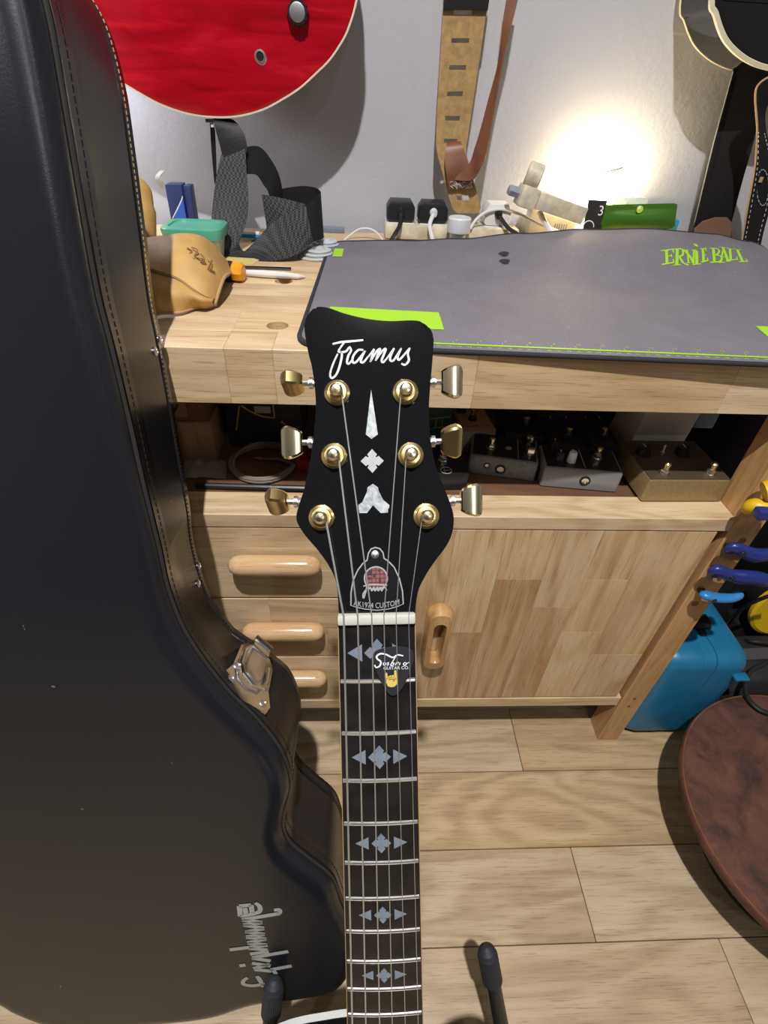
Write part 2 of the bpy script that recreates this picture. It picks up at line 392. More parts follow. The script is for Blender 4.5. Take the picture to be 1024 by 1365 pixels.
# ================================================================== SETTING
WALL_Y = 1.03
def struct(name, b, mat, **k): return obj(name, b, mat, kind='structure', **k)
XL, XR, YF, ZC = -1.7, 1.9, -2.3, 2.4
struct('wall_back', B().box(((XL+XR)/2, WALL_Y+0.05, ZC/2), (XR-XL+0.2, 0.1, ZC)), MT['wall'])
struct('wall_left', B().box((XL-0.05, (YF+WALL_Y)/2, ZC/2), (0.1, WALL_Y-YF, ZC)), MT['roomwall'])
struct('wall_right', B().box((XR+0.05, (YF+WALL_Y)/2, ZC/2), (0.1, WALL_Y-YF, ZC)), MT['roomwall'])
struct('wall_front', B().box(((XL+XR)/2, YF-0.05, ZC/2), (XR-XL+0.2, 0.1, ZC)), MT['curtainwall'])
struct('ceiling', B().box(((XL+XR)/2, (YF+WALL_Y)/2, ZC+0.05), (XR-XL+0.2, WALL_Y-YF+0.2, 0.1)), MT['ceiling'])
floor = struct('floor', B().box(((XL+XR)/2, (YF+WALL_Y)/2, -0.065), (XR-XL+0.2, WALL_Y-YF+0.2, 0.1)), MT['subfloor'])
# oak planks, 128 mm wide, running along x
PW = 0.1285
row_joints = {4: atz(689, 990, 0).x, 2: atz(778, 1193, 0).x, 1: atz(982, 1308, 0).x, 3: -0.34}
for r in range(-16, 9):
    y0 = 0.0445+(r-1)*PW; y1 = min(y0+PW, WALL_Y-0.002)
    if y1-y0 < 0.02: continue
    j = row_joints.get(r, random.uniform(-0.6, 0.6)); xs = [j]
    while xs[0] > XL: xs.insert(0, xs[0]-random.uniform(1.05, 1.3))
    while xs[-1] < XR: xs.append(xs[-1]+random.uniform(1.05, 1.3))
    xs = [max(XL+0.002, min(XR-0.002, x)) for x in xs]
    for x0, x1 in zip(xs, xs[1:]):
        if x1-x0 < 0.03: continue
        obj('plank', B().box(((x0+x1)/2, (y0+y1)/2, -0.007), (x1-x0-0.0012, y1-y0-0.0012, 0.014), bev=0.0008, seg=1), MT['oak'], floor)

# ================================================================== WORKBENCH
FY = 0.488                      # front plane of the bench
ZT, ZB = 0.795, 0.736           # worktop
bench = empty('workbench', (0.09, 0.75, 0), label='pale laminated wooden workbench with drawers and a cupboard against the wall', cat='workbench')
worktop = empty('worktop', (0.1, 0.74, ZB), bench)
hole_pts = [atz(370, 434, ZT), atz(378, 376, ZT)]
def stave_hole(x0, x1, y0, y1, hc, hr):
    t = bmesh.new(); n = 32; top_o, top_i, bot_i, bot_o = [], [], [], []
    angs = sorted([2*math.pi*k/28 for k in range(28)] + [math.atan2(y-hc.y, x-hc.x) % (2*math.pi) for x in (x0, x1) for y in (y0, y1)])
    for a in angs:
        c, s_ = math.cos(a), math.sin(a)
        tx = ((x1 if c > 0 else x0)-hc.x)/c if abs(c) > 1e-9 else 1e9
        ty = ((y1 if s_ > 0 else y0)-hc.y)/s_ if abs(s_) > 1e-9 else 1e9
        d = min(tx, ty)
        top_o.append(t.verts.new((hc.x+c*d, hc.y+s_*d, ZT))); bot_o.append(t.verts.new((hc.x+c*d, hc.y+s_*d, ZB)))
        top_i.append(t.verts.new((hc.x+c*hr, hc.y+s_*hr, ZT))); bot_i.append(t.verts.new((hc.x+c*hr, hc.y+s_*hr, ZT-0.022)))
    n = len(angs)
    for i in range(n):
        j = (i+1) % n
        t.faces.new((top_o[i], top_o[j], top_i[j], top_i[i])); t.faces.new((top_i[i], top_i[j], bot_i[j], bot_i[i])); t.faces.new((bot_o[i], bot_o[j], top_o[j], top_o[i]))
    t.faces.new(bot_i); t.faces.new(bot_o[::-1])
    bmesh.ops.recalc_face_normals(t, faces=t.faces)
    return B().merge(t)
rows = [0.0, 0.045, 0.105, 0.16, 0.205, 0.25, 0.30, 0.355, 0.41, 0.46, 0.512]
WX0, WX1 = -0.60, 0.80
front_cuts = [WX0, at(303, 500, FY).x, at(366, 500, FY).x, 0.12, at(972, 520, FY).x, WX1]
for k in range(10):
    y0, y1 = FY+rows[k], FY+rows[k+1]
    if k == 0: cuts = front_cuts
    else:
        cuts = [WX0]
        while cuts[-1] < WX1-0.12: cuts.append(min(WX1, cuts[-1]+random.uniform(0.22, 0.42)))
        if cuts[-1] < WX1: cuts[-1] = WX1
    for x0, x1 in zip(cuts, cuts[1:]):
        hole = next((h for h in hole_pts if x0+0.02 < h.x < x1-0.02 and y0+0.011 < h.y < y1-0.011), None)
        if hole is None:
            hh = next((h for h in hole_pts if x0 < h.x < x1 and y0 < h.y < y1), None)
            if hh is not None:
                hole = V((min(max(hh.x, x0+0.02), x1-0.02), min(max(hh.y, y0+0.0135), y1-0.0135), 0))
        if hole is not None: b = stave_hole(x0, x1, y0, y1, hole, 0.0115)
        else: b = B().box(((x0+x1)/2, (y0+y1)/2, (ZT+ZB)/2), (x1-x0-0.0001, y1-y0-0.0001, ZT-ZB), bev=0.0003 if k else 0.0005, seg=1)
        obj('stave', b, MT['bench_x'], worktop)
LX0, LX1 = 0.489, 0.531         # right leg
LLX = -0.352
for x0 in (LX0, LLX):
    for y0 in (FY+0.0005, 0.93):
        lg = obj('leg', B().box((x0+0.021, y0+0.022, ZB/2-0.0005), (0.042, 0.044, ZB-0.001), bev=0.0015, seg=1), MT['leg'], bench)
        if x0 == LX0 and y0 < 0.6:
            for (px, py, rr) in ((927, 805, 0.0048), (846, 931.5, 0.003), (838.5, 941.5, 0.003), (990, 721, 0.0048)):
                p = at(px, py, FY)
                obj('screw_hole', B().lathe([(rr, 0.0), (rr, 0.0006), (rr*0.82, 0.0006), (rr*0.7, 0.0002)], 16, mat=lookz(p, (0, -1, 0))), MT['carcass'], lg)
RZ = 0.585
obj('shelf_rail', B().box(((LX0+LLX+0.042)/2, FY+0.0225, RZ-0.010), (LX0-LLX-0.043, 0.045, 0.021), bev=0.001, seg=1), MT['bench_x'], bench)
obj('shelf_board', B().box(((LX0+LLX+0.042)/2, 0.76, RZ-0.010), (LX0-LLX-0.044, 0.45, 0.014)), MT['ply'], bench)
obj('bottom_rail', B().box((0.086, FY+0.011, 0.1455), (0.796, 0.022, 0.026), bev=0.001, seg=1), MT['bench_x'], bench)
car = B()
car.box((LLX+0.052, 0.75, 0.35), (0.016, 0.46, 0.42)); car.box((LX0-0.009, 0.75, 0.35), (0.016, 0.46, 0.42))
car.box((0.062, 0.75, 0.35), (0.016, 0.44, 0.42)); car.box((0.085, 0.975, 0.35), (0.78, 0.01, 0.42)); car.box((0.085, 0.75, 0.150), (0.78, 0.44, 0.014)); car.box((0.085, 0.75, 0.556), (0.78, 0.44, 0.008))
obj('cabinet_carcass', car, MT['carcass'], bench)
DX0, DX1 = -0.288, 0.058
hz = [(0.5625, 0.4318), (0.4275, 0.2908), (0.2870, 0.1600)]
hpx = [((305, 757), (424, 757), 0.037), ((330, 845), (428, 845), 0.037), ((330, 908), (432, 908), 0.037)]
for i, (z1, z0) in enumerate(hz):
    dr = obj('drawer', B().box(((DX0+DX1)/2, 0.70, (z0+z1)/2), (DX1-DX0-0.012, 0.38, (z1-z0)*0.8)), MT['carcass'], bench)
    h = z1-z0; cuts = [z0, z0+h*0.42, z0+h*0.74, z1] if i != 1 else [z0, z0+h*0.5, z1]
    for a, c in zip(cuts, cuts[1:]):
        xm = random.uniform(-0.16, 0.0)
        for x0, x1 in ((DX0, xm), (xm, DX1)):
            obj('stave', B().box(((x0+x1)/2, FY+0.0095, (a+c)/2), (x1-x0-0.0001, 0.017, c-a-0.0001), bev=0.0003, seg=1), MT['bench_x'], dr)
    # a long rounded pull
    zc = at(400, hpx[i][0][1]+1, FY-0.02).z; xa, xb = -0.164, -0.046
    path = [(xa+0.006, FY-0.014, zc), (xa+0.016, FY-0.015, zc), ((xa+xb)/2, FY-0.015, zc), (xb-0.016, FY-0.015, zc), (xb-0.006, FY-0.014, zc)]
    pull = B(); rings = []
    for x, rr in ((xa, 0.004), (xa+0.003, 0.009), (xa+0.009, 0.0125), (xa+0.018, 0.0138), (xb-0.018, 0.0138), (xb-0.009, 0.0125), (xb-0.003, 0.009), (xb, 0.004)):
        rings.append([V((x, FY-0.0145+math.cos(q)*rr*1.02, zc+math.sin(q)*rr)) for q in (2*math.pi*k/18 for k in range(18))])
    pull.loft(rings)
    obj('handle', pull, MT['handle'], dr, smooth=60)
# cupboard door of vertical staves
door = empty('cupboard_door', (0.27, FY+0.01, 0.163), bench)
dz0, dz1 = 0.1625, 0.5625
dxs = [0.064, 0.128, 0.196, 0.262, 0.322, 0.388, 0.436, 0.4745]
for x0, x1 in zip(dxs, dxs[1:]):
    zs = sorted([dz0, dz1]+random.sample([0.24, 0.29, 0.35, 0.41, 0.47], random.choice((1, 1, 2))))
    for a, c in zip(zs, zs[1:]):
        obj('stave', B().box(((x0+x1)/2, FY+0.0095, (a+c)/2), (x1-x0-0.0001, 0.017, c-a-0.0001), bev=0.0003, seg=1), MT['bench_z'], door)
# door pull: an upright oval block with a slot cut through the front
hcx, hz0, hz1 = at(583, 850, FY-0.012).x, at(580, 886, FY-0.010).z, at(585, 812, FY-0.010).z
t = bmesh.new(); n = 28; O, I = [], []
hw, hh = 0.0195, (hz1-hz0)/2; zc = (hz0+hz1)/2
def stad(a, w_, h_): c, s_ = math.cos(a), math.sin(a); return (hcx+w_*c, zc+(h_-w_)*(1 if s_ > 0 else -1)*(1 if abs(s_) > 1e-9 else 0)+w_*s_)
rings = []
for (w_, h_, y) in ((hw, hh, FY+0.001), (hw, hh, FY-0.010), (hw-0.003, hh-0.003, FY-0.020), (0.0095, hh*0.70, FY-0.022), (0.0078, hh*0.66, FY-0.018), (0.0078, hh*0.66, FY-0.0005)):
    rings.append([V((stad(2*math.pi*k/n+0.05, w_, h_)[0], y, stad(2*math.pi*k/n+0.05, w_, h_)[1])) for k in range(n)])
obj('handle', B().loft(rings, True, False), wood('orange_handle_wood', (0.36, 0.19, 0.07), (0.50, 0.29, 0.12), (0.58, 0.36, 0.17), 'Z', 0.2, 0.1), door, smooth=50)
t.free()

# ================================================================== GUITAR CASE (standing on the floor, leaning back on the worktop)
CT = R(19.3)
cn = V((0, -math.cos(CT), math.sin(CT))); cu_ = V((0, math.sin(CT), math.cos(CT)))
ck = V((-0.19, 0.488, 0.795)).dot(cn); T = 0.12
CF = frame(cn*ck, (1, 0, 0), cu_, cn)       # local: x across, y along the case, z from back plane to front face
FACE = CF @ V((0, 0, T))
def cpt(px, py, z=T): return loc2(CF, atp(px, py, CF @ V((0, 0, z)), cn))
right_px = [(60, 0), (85, 130), (110, 280), (130, 390), (148, 460), (172, 560), (190, 640), (212, 730), (226, 790), (252, 850), (300, 915), (345, 960), (375, 1000), (387, 1040), (380, 1075), (377, 1100), (387, 1122), (412, 1143), (442, 1168)]
rp = [cpt(*p) for p in right_px]
bot_px = [(398, 1330), (286, 1354), (187, 1363)]
bp = [cpt(*p)+V((0, 0.019, 0)) for p in bot_px]
ax = -0.247
right = [(p.x, p.y) for p in rp]
yb = bp[-1].y
right += [(-0.012, rp[-1].y-0.045), (0.006, 0.245), (0.004, 0.205), (-0.016, 0.155), (bp[0].x, bp[0].y), (-0.12, bp[1].y+0.024), (bp[1].x, bp[1].y), (bp[2].x+0.02, yb)]
bl4 = [(lambda q: (q.x, q.y+0.019))(cpt(*p)) for p in ((120, 1365), (70, 1361.5), (28, 1346), (0, 1331))]
top_y = right[0][1]+0.075
outl = [(ax-0.02, top_y), (-0.228, top_y-0.006), (-0.200, top_y-0.035)] + [(x, y) for x, y in right]
left = [(2*ax-x, y) for x, y in right[::-1] if 0.20 < y < 0.64]
outl += bl4 + left + [(-0.345, 0.72), (-0.330, 0.85), (-0.322, 1.0), (-0.316, top_y-0.07), (-0.302, top_y-0.022)]
O2 = catmull([(x, y, 0) for x, y in outl], 5, True)
def offset_ring(pts, d):
    out = []
    n = len(pts)
    for i in range(n):
        e = (pts[(i+1) % n]-pts[i-1]).normalized(); out.append(pts[i]+V((e.y, -e.x, 0))*(-d))
    return out
def area2(p): return sum(p[i].x*p[(i+1) % len(p)].y-p[(i+1) % len(p)].x*p[i].y for i in range(len(p)))
if area2(O2) < 0: O2 = O2[::-1]
SIDE_IN = [(0.55, 0.0), (0.60, 0.024), (0.64, 0.024), (0.68, 0.016), (0.75, 0.009), (0.82, 0.006), (0.92, 0.003), (1.0, 0.0)]
def side_in(p, z):
    if p.x < ax or not 0.55 < p.y < 1.0: return 0.0
    for (a, va), (b_, vb) in zip(SIDE_IN, SIDE_IN[1:]):
        if p.y <= b_: return (va+(vb-va)*(p.y-a)/(b_-a))*max(0.0, 1-z/T)
    return 0.0
def ring(d, z): return [V((p.x-side_in(o, z), p.y, z)) for o, p in zip(O2, offset_ring(O2, d))]
case = empty('guitar_case', CF @ V((ax, 0.09, 0.05)), label='large black hard guitar case leaning upright at the left of the photo', cat='guitar case')
obj('case_body', B().loft([ring(0.002, 0.0235), ring(0.0, 0.025), ring(0.0, T), ring(0.001, T+0.006), ring(0.0035, T+0.0115), ring(0.008, T+0.0155), ring(0.014, T+0.0176), ring(0.019, T+0.018), ring(0.022, T+0.018)]), MT['vinyl'], case, frame=CF, smooth=50)
obj('case_lid', B().loft([ring(0.010, 0.001), ring(0.004, 0.002), ring(0.0005, 0.006), ring(0.0, 0.019), ring(0.003, 0.0215)]), MT['vinyl_gloss'], case, frame=CF, smooth=50)
obj('seam_liner', B().loft([ring(0.0035, 0.021), ring(0.0035, 0.0240)], True, False), MT['thread_black'], case, frame=CF)
obj('piping', B().tube([p for p in ring(-0.0004, T+0.001)], 0.0017, 6, closed=True), MT['piping'], case, frame=CF)
obj('valance', B().loft([ring(-0.0002, T-0.0035), ring(-0.0014, T-0.0040), ring(-0.0014, T-0.0215), ring(-0.0002, T-0.0220)], True, False), MT['vinyl_gloss'], case, frame=CF)
def stitches(d, z, mat, gap=0.006, ln=0.0042, r=0.00035, lo=-9, hi=9):
    pts = ring(d, z); b = B(); acc = 0
    dense = catmull(pts, 3, True)
    start = None; acc = 0.0
    for p, q in zip(dense, dense[1:]):
        if p.x < ax or not lo < p.y < hi: continue
        seg = (q-p).length; k = 0.0
        while acc < seg:
            a = p.lerp(q, acc/seg); c = a+(q-p).normalized()*ln
            b.tube([a, c], r, 4); acc += gap
        acc -= seg
    return b
obj('valance_stitching', stitches(-0.0017, T-0.013, MT['thread_black']), MT['thread_black'], case, kind='stuff', frame=CF)
obj('lid_stitching', stitches(-0.0003, 0.0165, MT['thread_tan'], 0.0045, 0.0026, lo=0.90), MT['thread_tan'], case, kind='stuff', frame=CF, label='tan stitching')
obj('lid_stitching', stitches(-0.0003, 0.0165, MT['thread_black'], 0.0045, 0.0026, hi=0.90), MT['thread_black'], case, kind='stuff', frame=CF)
obj('handle', B().tube([(0.0, 0, 0), (0.0, 0.01, 0)], 0.001, 4) if False else B().tube(catmull([CF @ V(p) for p in ((-0.432, 0.50, 0.06), (-0.470, 0.485, 0.06), (-0.478, 0.43, 0.06), (-0.470, 0.375, 0.06), (-0.432, 0.36, 0.06))], 5), 0.009, 8), MT['black_soft'], case)
# rivets on the side
def side_frame(px, py, z):
    """a frame on the side wall of the case nearest to the pixel: z axis out of the side, x axis along the outline"""
    p = cpt(px, py, z); best = min(range(len(O2)), key=lambda i: abs(O2[i].y-p.y)+(abs(O2[i].x-p.x)) if O2[i].x > ax else 9)
    RZ_ = ring(0.0, z); a, q = RZ_[best], (RZ_[(best+1) % len(O2)]-RZ_[best-1]).normalized(); nrm = V((q.y, -q.x, 0))
    fr = frame(V((a.x, a.y, z)), q, V((0, 0, 1)), nrm)
    return CF @ fr
for px, py, z in ((195, 466, 0.032), (208, 460, 0.014), (245, 776, 0.036), (258, 760, 0.014)):
    obj('rivet', B().lathe([(0.004, 0), (0.004, 0.0012), (0.0032, 0.002), (0.0018, 0.0024), (0.0016, 0.0014)], 14, mat=side_frame(px, py, z)), MT['chrome'], case)
# draw latch
lf = side_frame(314, 900, 0.068) @ M.Translation((0, 0, 0.0060)) @ M.Diagonal((1.15, 1.08, 1, 1))
lat = B().prism([(-0.024, 0.041), (-0.027, 0.030), (-0.0205, 0.014), (-0.0205, -0.018), (-0.014, -0.030), (0.014, -0.030), (0.0205, -0.018), (0.0205, 0.014), (0.027, 0.030), (0.024, 0.041), (0.0, 0.0455)], -0.009, 0.0016, bev=0.0006)
latch = obj('latch', lat, MT['chrome'], case, frame=lf)
obj('lever', B().prism([(-0.0095, -0.020), (-0.0095, 0.008), (-0.007, 0.016), (0, 0.0185), (0.007, 0.016), (0.0095, 0.008), (0.0095, -0.020)], 0.0014, 0.0065, bev=0.002), MT['nickel'], latch, frame=lf)
obj('bail', B().tube([(-0.0145, -0.012, 0.004), (-0.0150, 0.010, 0.006), (-0.011, 0.022, 0.007), (0, 0.027, 0.007), (0.011, 0.022, 0.007), (0.0150, 0.010, 0.006), (0.0145, -0.012, 0.004)], 0.0021, 8), MT['chrome'], latch, frame=lf)
obj('catch', B().box((0, -0.030, 0.004), (0.020, 0.012, 0.006), bev=0.0015).tube([(-0.010, -0.037, 0.008), (0.010, -0.037, 0.008)], 0.0026, 8), MT['chrome'], latch, frame=lf)
for x, y in ((-0.0185, 0.0325), (0.0185, 0.0325), (-0.017, 0.012), (0.017, 0.012)):
    obj('rivet', B().lathe([(0.0036, 0.0016), (0.0036, 0.0026), (0.0022, 0.0034), (0.0016, 0.0026)], 14, mat=M.Translation((x, y, 0))), MT['nickel'], latch, frame=lf)
# lettering on the front face
LFR = CF @ M.Translation((0, 0, T+0.0184))
ep = lambda L: [loc2(LFR, atp(300+x/5.689, 1180+y/5.689, LFR @ V((0, 0, 0)), cn)) for x, y in L]
logo = B(); wd = 0.0056
for L in ([(172, 702), (142, 722), (140, 750), (200, 762), (275, 755), (340, 740), (388, 700), (378, 660), (345, 640)], [(290, 772), (262, 715), (240, 690)],
          [(345, 642), (505, 612)], [(225, 640), (352, 652)], [(215, 632), (340, 600)], [(205, 592), (345, 612)], [(205, 552), (345, 575)], [(110, 612), (155, 605)],
          [(205, 550), (480, 503)], [(190, 522), (332, 505)], [(35, 490), (322, 455)], [(180, 478), (322, 492)], [(170, 437), (312, 408)], [(172, 440), (318, 452)], [(160, 392), (300, 374)],
          [(160, 395), (312, 408)], [(155, 355), (295, 328)], [(155, 352), (300, 372)], [(140, 300), (282, 284)], [(142, 302), (296, 326)], [(130, 262), (415, 215)], [(415, 218), (412, 188), (372, 190)], [(132, 264), (282, 282)],
          [(115, 236), (180, 225), (258, 202), (262, 160), (228, 135)], [(116, 236), (108, 158)], [(108, 158), (198, 150)], [(198, 150), (206, 210)], [(150, 172), (160, 220)]):
    logo.stroke(ep(L), wd, z=0.0, smooth=len(L) > 2)
obj('lettering', logo, MT['print_grey'], case, frame=LFR, label='pale grey stylised lettering')

# ================================================================== BLACK GUITAR ON A STAND
GO = V((0.01201716, 0.18302983, 0.76494618))
gW = V((0.9986562, -0.01279566, 0.05022007)); gU = V((-0.03764971, 0.48677793, 0.87271401)); gU = (gU-gW*gU.dot(gW)).normalized()
GF = frame(GO, gW, gU, gW.cross(gU))
TILT = R(12)
HF = GF @ M.Translation((0, 0.0045, -0.0015)) @ M.Rotation(-TILT, 4, 'X')
guitar = empty('electric_guitar', GF @ V((0, -0.72, -0.05)), label='black electric guitar with gold tuners standing upright in the foreground', cat='guitar')
hn = (HF.to_3x3() @ V((0, 0, 1)))
def hs(px, py, z=0.0): q = loc2(HF, atp(px, py, HF @ V((0, 0, z)), hn)); return (q.x, q.y)
def nk(px, py, z=0.0): q = loc2(GF, atp(px, py, GF @ V((0, 0, z)), GF.to_3x3() @ V((0, 0, 1)))); return (q.x, q.y)
opx = [(452, 822), (449, 780), (440, 757), (425, 735), (408, 715), (398, 700), (395, 690), (398, 675), (406, 650), (414, 610), (418, 580), (421, 545), (420, 520), (416, 490), (411, 470), (406, 440), (408, 425), (416, 413), (425, 409), (440, 411), (460, 418), (490, 425), (520, 428), (550, 427), (567, 431), (577, 445), (578, 460), (575, 500), (572, 540), (573, 575), (578, 610), (588, 640), (600, 670), (605, 690), (603, 710), (595, 728), (580, 748), (567, 768), (557, 790), (553, 822)]
ho = [hs(*p) for p in opx]; hoc = [(p.x, p.y) for p in catmull([(x, y, 0) for x, y in ho], 4)]
HT = 0.0155
headstock = obj('headstock', B().prism(hoc, -HT, 0.0, bev=0.0012), MT['lacquer'], guitar, frame=HF)
# neck, fretboard
L0 = 0.628
def fs(n): return L0*(1-2**(-n/12))
def hwid(s): return (0.0430+0.0249*s)/2
ZFB = -0.0055
rings = []
for s in (-0.012, 0.0, 0.05, 0.15, 0.28, 0.36, 0.40):
    hw_ = hwid(max(s, 0)); d = 0.0155+0.006*max(s, 0)/0.3
    rings.append([V((hw_*math.cos(a), -s, ZFB-d*math.sin(a)**0.85)) for a in (math.pi*k/14 for k in range(15))])
obj('neck', B().loft(rings), MT['lacquer'], guitar, frame=GF, smooth=50)
SEND = 0.47
cams = lambda x, hw_: -0.0016*(x/hw_)**2*0.6        # slight radius of the board
rings = []
for s in (0, SEND):
    hw_ = hwid(s); top = [V((x, -s, cams(x, hw_))) for x in (hw_*(k/8-1) for k in range(17))]
    rings.append(top+[V((hw_, -s, ZFB)), V((-hw_, -s, ZFB))])
fb = obj('fretboard', B().loft(rings), MT['ebony'], guitar, frame=GF)
for sgn in (-1, 1):
    obj('side_binding', B().tube([(sgn*(hwid(0)+0.0003), 0, -0.0022), (sgn*(hwid(SEND)+0.0003), -SEND, -0.0036)], 0.0003, 6), MT['leather_edge'], fb, frame=GF)
for n in range(1, 18):
    s = fs(n)
    if s > SEND-0.005: break
    hw_ = hwid(s)-0.0006
    obj('fret', B().tube([(hw_*(k/6-1), -s, cams(hw_*(k/6-1), hw_)+0.0001) for k in range(13)], 0.00125, 8, flat=0.85), MT['nickel'], fb, frame=GF)
# inlays: two triangles and a clover diamond behind frets 1 3 5 7 9 12
def diamond(c, w_, h_):
    k = 0.16; q = 0.36
    pts = [(0, 1), (0.42, 0.55), (0.30, 0.36), (0.36, 0.30), (0.55, 0.42), (1, 0), (0.55, -0.42), (0.36, -0.30), (0.30, -0.36), (0.42, -0.55), (0, -1), (-0.42, -0.55), (-0.30, -0.36), (-0.36, -0.30), (-0.55, -0.42), (-1, 0), (-0.55, 0.42), (-0.36, 0.30), (-0.30, 0.36), (-0.42, 0.55)]
    return [(c[0]+x*w_, c[1]+y*h_) for x, y in pts]
for n, w_, h_ in ((1, 0.0074, 0.0085), (3, 0.0067, 0.0078), (5, 0.0060, 0.0070), (7, 0.0055, 0.0064), (9, 0.0050, 0.0058), (12, 0.0045, 0.0052)):
    y = -(fs(n)+fs(n-1))/2
    obj('inlay', B().prism(diamond((0.0, y), w_, h_), -0.0006, 0.00025), MT['inlay'], fb, frame=GF, label='grey clover diamond inlay')
    x0, x1 = 0.0088-0.0002*n, 0.0172-0.0003*n
    for sg in (-1, 1):
        z = cams(sg*0.013, hwid(0))
        obj('inlay', B().prism([(sg*x0, y+h_*0.62), (sg*x0, y-h_*0.62), (sg*x1, y)], z-0.001, z+0.00035), MT['inlay'], fb, frame=GF, label='grey triangle inlay')
# nut
obj('nut', B().box((0, 0.0028, -0.0012), (0.0438, 0.0058, 0.0076), bev=0.0012), MT['bone'], guitar, frame=GF)
# strings
nutx = [-0.0182, -0.0104, -0.0026, 0.0042, 0.0110, 0.0180]
endx = [-0.0236, -0.0140, -0.0042, 0.0050, 0.0146, 0.0240]
posts = [hs(428, 690, 0.004), hs(445, 607, 0.004), hs(449, 522, 0.004), hs(541, 521, 0.004), hs(548, 606, 0.004), hs(569, 688, 0.004)]
rad = [0.00062, 0.00052, 0.00042, 0.00032, 0.00026, 0.00022]
for i in range(6):
    px_, py_ = posts[i]
    side = 1 if i < 3 else -1
    zpost = 0.0062
    a = HF @ V((px_+side*0.0028, py_-0.001, zpost)); a0 = HF @ V((px_-side*0.002, py_+0.003, zpost))
    nb = GF @ V((nutx[i], 0.0058, 0.0026)); n0 = GF @ V((nutx[i], 0.0, 0.0028))
    e = GF @ V((endx[i], -0.44, 0.0030)); br = GF @ V((endx[i]*1.05, -0.628, 0.012))
    obj('string', B().tube([a0, a, nb, n0, e, br], rad[i], 6), MT['string_wound'] if i < 3 else MT['string'], guitar)
# tuners
btn_px = [(381, 669), (397, 590), (399, 511), (592, 509), (597, 588), (615, 667)]
rolls = [62, 6, 78, 8, 28, 2]
for i in range(6):
    px_, py_ = posts[i]; sgn = -1 if i < 3 else 1
    tn = obj('tuner', B().lathe([(0.0074, -0.0002), (0.0076, 0.0008), (0.0072, 0.0018), (0.0058, 0.0024), (0.0054, 0.0034), (0.0044, 0.0036)], 24, mat=M.Translation((px_, py_, 0))), MT['gold'], guitar, frame=HF)
    obj('post', B().lathe([(0.0036, 0.002), (0.0036, 0.0052), (0.0031, 0.006), (0.0031, 0.0072), (0.0038, 0.008), (0.0036, 0.0096), (0.0024, 0.0108), (0.0, 0.0112)], 20, mat=M.Translation((px_, py_, 0))), MT['gold_pale'], tn, frame=HF)
    bx, by = hs(*btn_px[i], z=-0.008)
    ex = [x for x, y in hoc if (x < 0) == (sgn < 0) and abs(y-by) < 0.006]
    edge = (min(ex) if sgn < 0 else max(ex))
    sf = HF @ frame(V((edge, by, -0.008)), (sgn, 0, 0), (0, sgn, 0), (0, 0, 1)) if sgn > 0 else HF @ frame(V((edge, by, -0.008)), (-1, 0, 0), (0, -1, 0), (0, 0, 1))
    obj('shaft', B().tube([(-0.004, 0, 0), (0.0035, 0, 0)], 0.0024, 10).tube([(0.001, 0, 0), (0.0030, 0, 0)], 0.0034, 12).tube([(0.0030, 0, 0), (0.008, 0, 0)], 0.0017, 8), MT['nickel'], tn, frame=sf)
    # button: keystone block, flat faces, curved outer end
    rings = []
    bl = 0.0125
    for x, hy, hzz in ((0, 0.0058, 0.0026), (0.0008, 0.0066, 0.0034), (0.003, 0.0078, 0.0041), (0.006, 0.0090, 0.0045), (0.0085, 0.0096, 0.0044), (0.0104, 0.0092, 0.0040), (0.0118, 0.0082, 0.0032), (0.0125, 0.0066, 0.0018)):
        cr = 0.0012
        rings.append([V((x, a*hy+cc_, b_*hzz+dd)) for a, b_, cc_, dd in ((-1, -1, cr, 0), (1, -1, -cr, 0), (1, -1, 0, cr), (1, 1, 0, -cr), (1, 1, -cr, 0), (-1, 1, cr, 0), (-1, 1, 0, -cr), (-1, -1, 0, cr))])
    bf = sf @ M.Translation((0.0065, 0, 0)) @ M.Rotation(R(rolls[i]*sgn), 4, 'X')
    obj('button', B().loft(rings), MT['gold_pale'] if i in (1, 3, 5) else MT['gold'], tn, frame=bf, smooth=25)
# headstock inlays
hp = lambda L, ox, oy, sc: [hs(ox+x/sc, oy+y/sc) for x, y in L]
fl_ = B(); wv = 0.0012
for L in ([(172, 210), (250, 192), (330, 185), (470, 172)], [(285, 195), (245, 250), (230, 285), (262, 298), (250, 390), (212, 500), (165, 542), (148, 500), (178, 400), (222, 305)], [(245, 290), (300, 282), (335, 240)],
          [(335, 235), (352, 272), (325, 325), (312, 385), (330, 402), (372, 355)], [(470, 268), (420, 270), (372, 330), (368, 385), (398, 388), (445, 335), (490, 275)], [(490, 275), (455, 345), (448, 385), (475, 385), (520, 330)],
          [(520, 335), (578, 258)], [(578, 258), (538, 385)], [(540, 380), (600, 285), (635, 258), (618, 300), (590, 372)], [(592, 368), (655, 280), (690, 258), (668, 320), (650, 370), (665, 388), (705, 345)],
          [(705, 345), (772, 250)], [(772, 250), (735, 335), (735, 370), (762, 372), (800, 320), (842, 250)], [(842, 250), (808, 330), (812, 362), (838, 350), (925, 248)], [(925, 248), (905, 305), (915, 370), (878, 412), (842, 400)]):
    fl_.stroke(hp(L, 420, 430, 7.314), 0.00125, z=0.00022)
obj('logo_inlay', fl_, MT['pearl'], headstock, frame=HF, label='pearl script logo inlay')
obj('inlay', B().prism(hp([(493, 437), (526, 655), (495, 677), (467, 655)], 360, 400, 3.657), -0.0005, 0.0002), MT['pearl'], headstock, frame=HF, label='long pearl spear inlay')
cc_ = hs(496.3, 614.5); obj('inlay', B().prism(diamond(cc_, 0.0066, 0.0068), -0.0005, 0.0002), MT['inlay_pale'], headstock, frame=HF, label='grey clover diamond inlay')
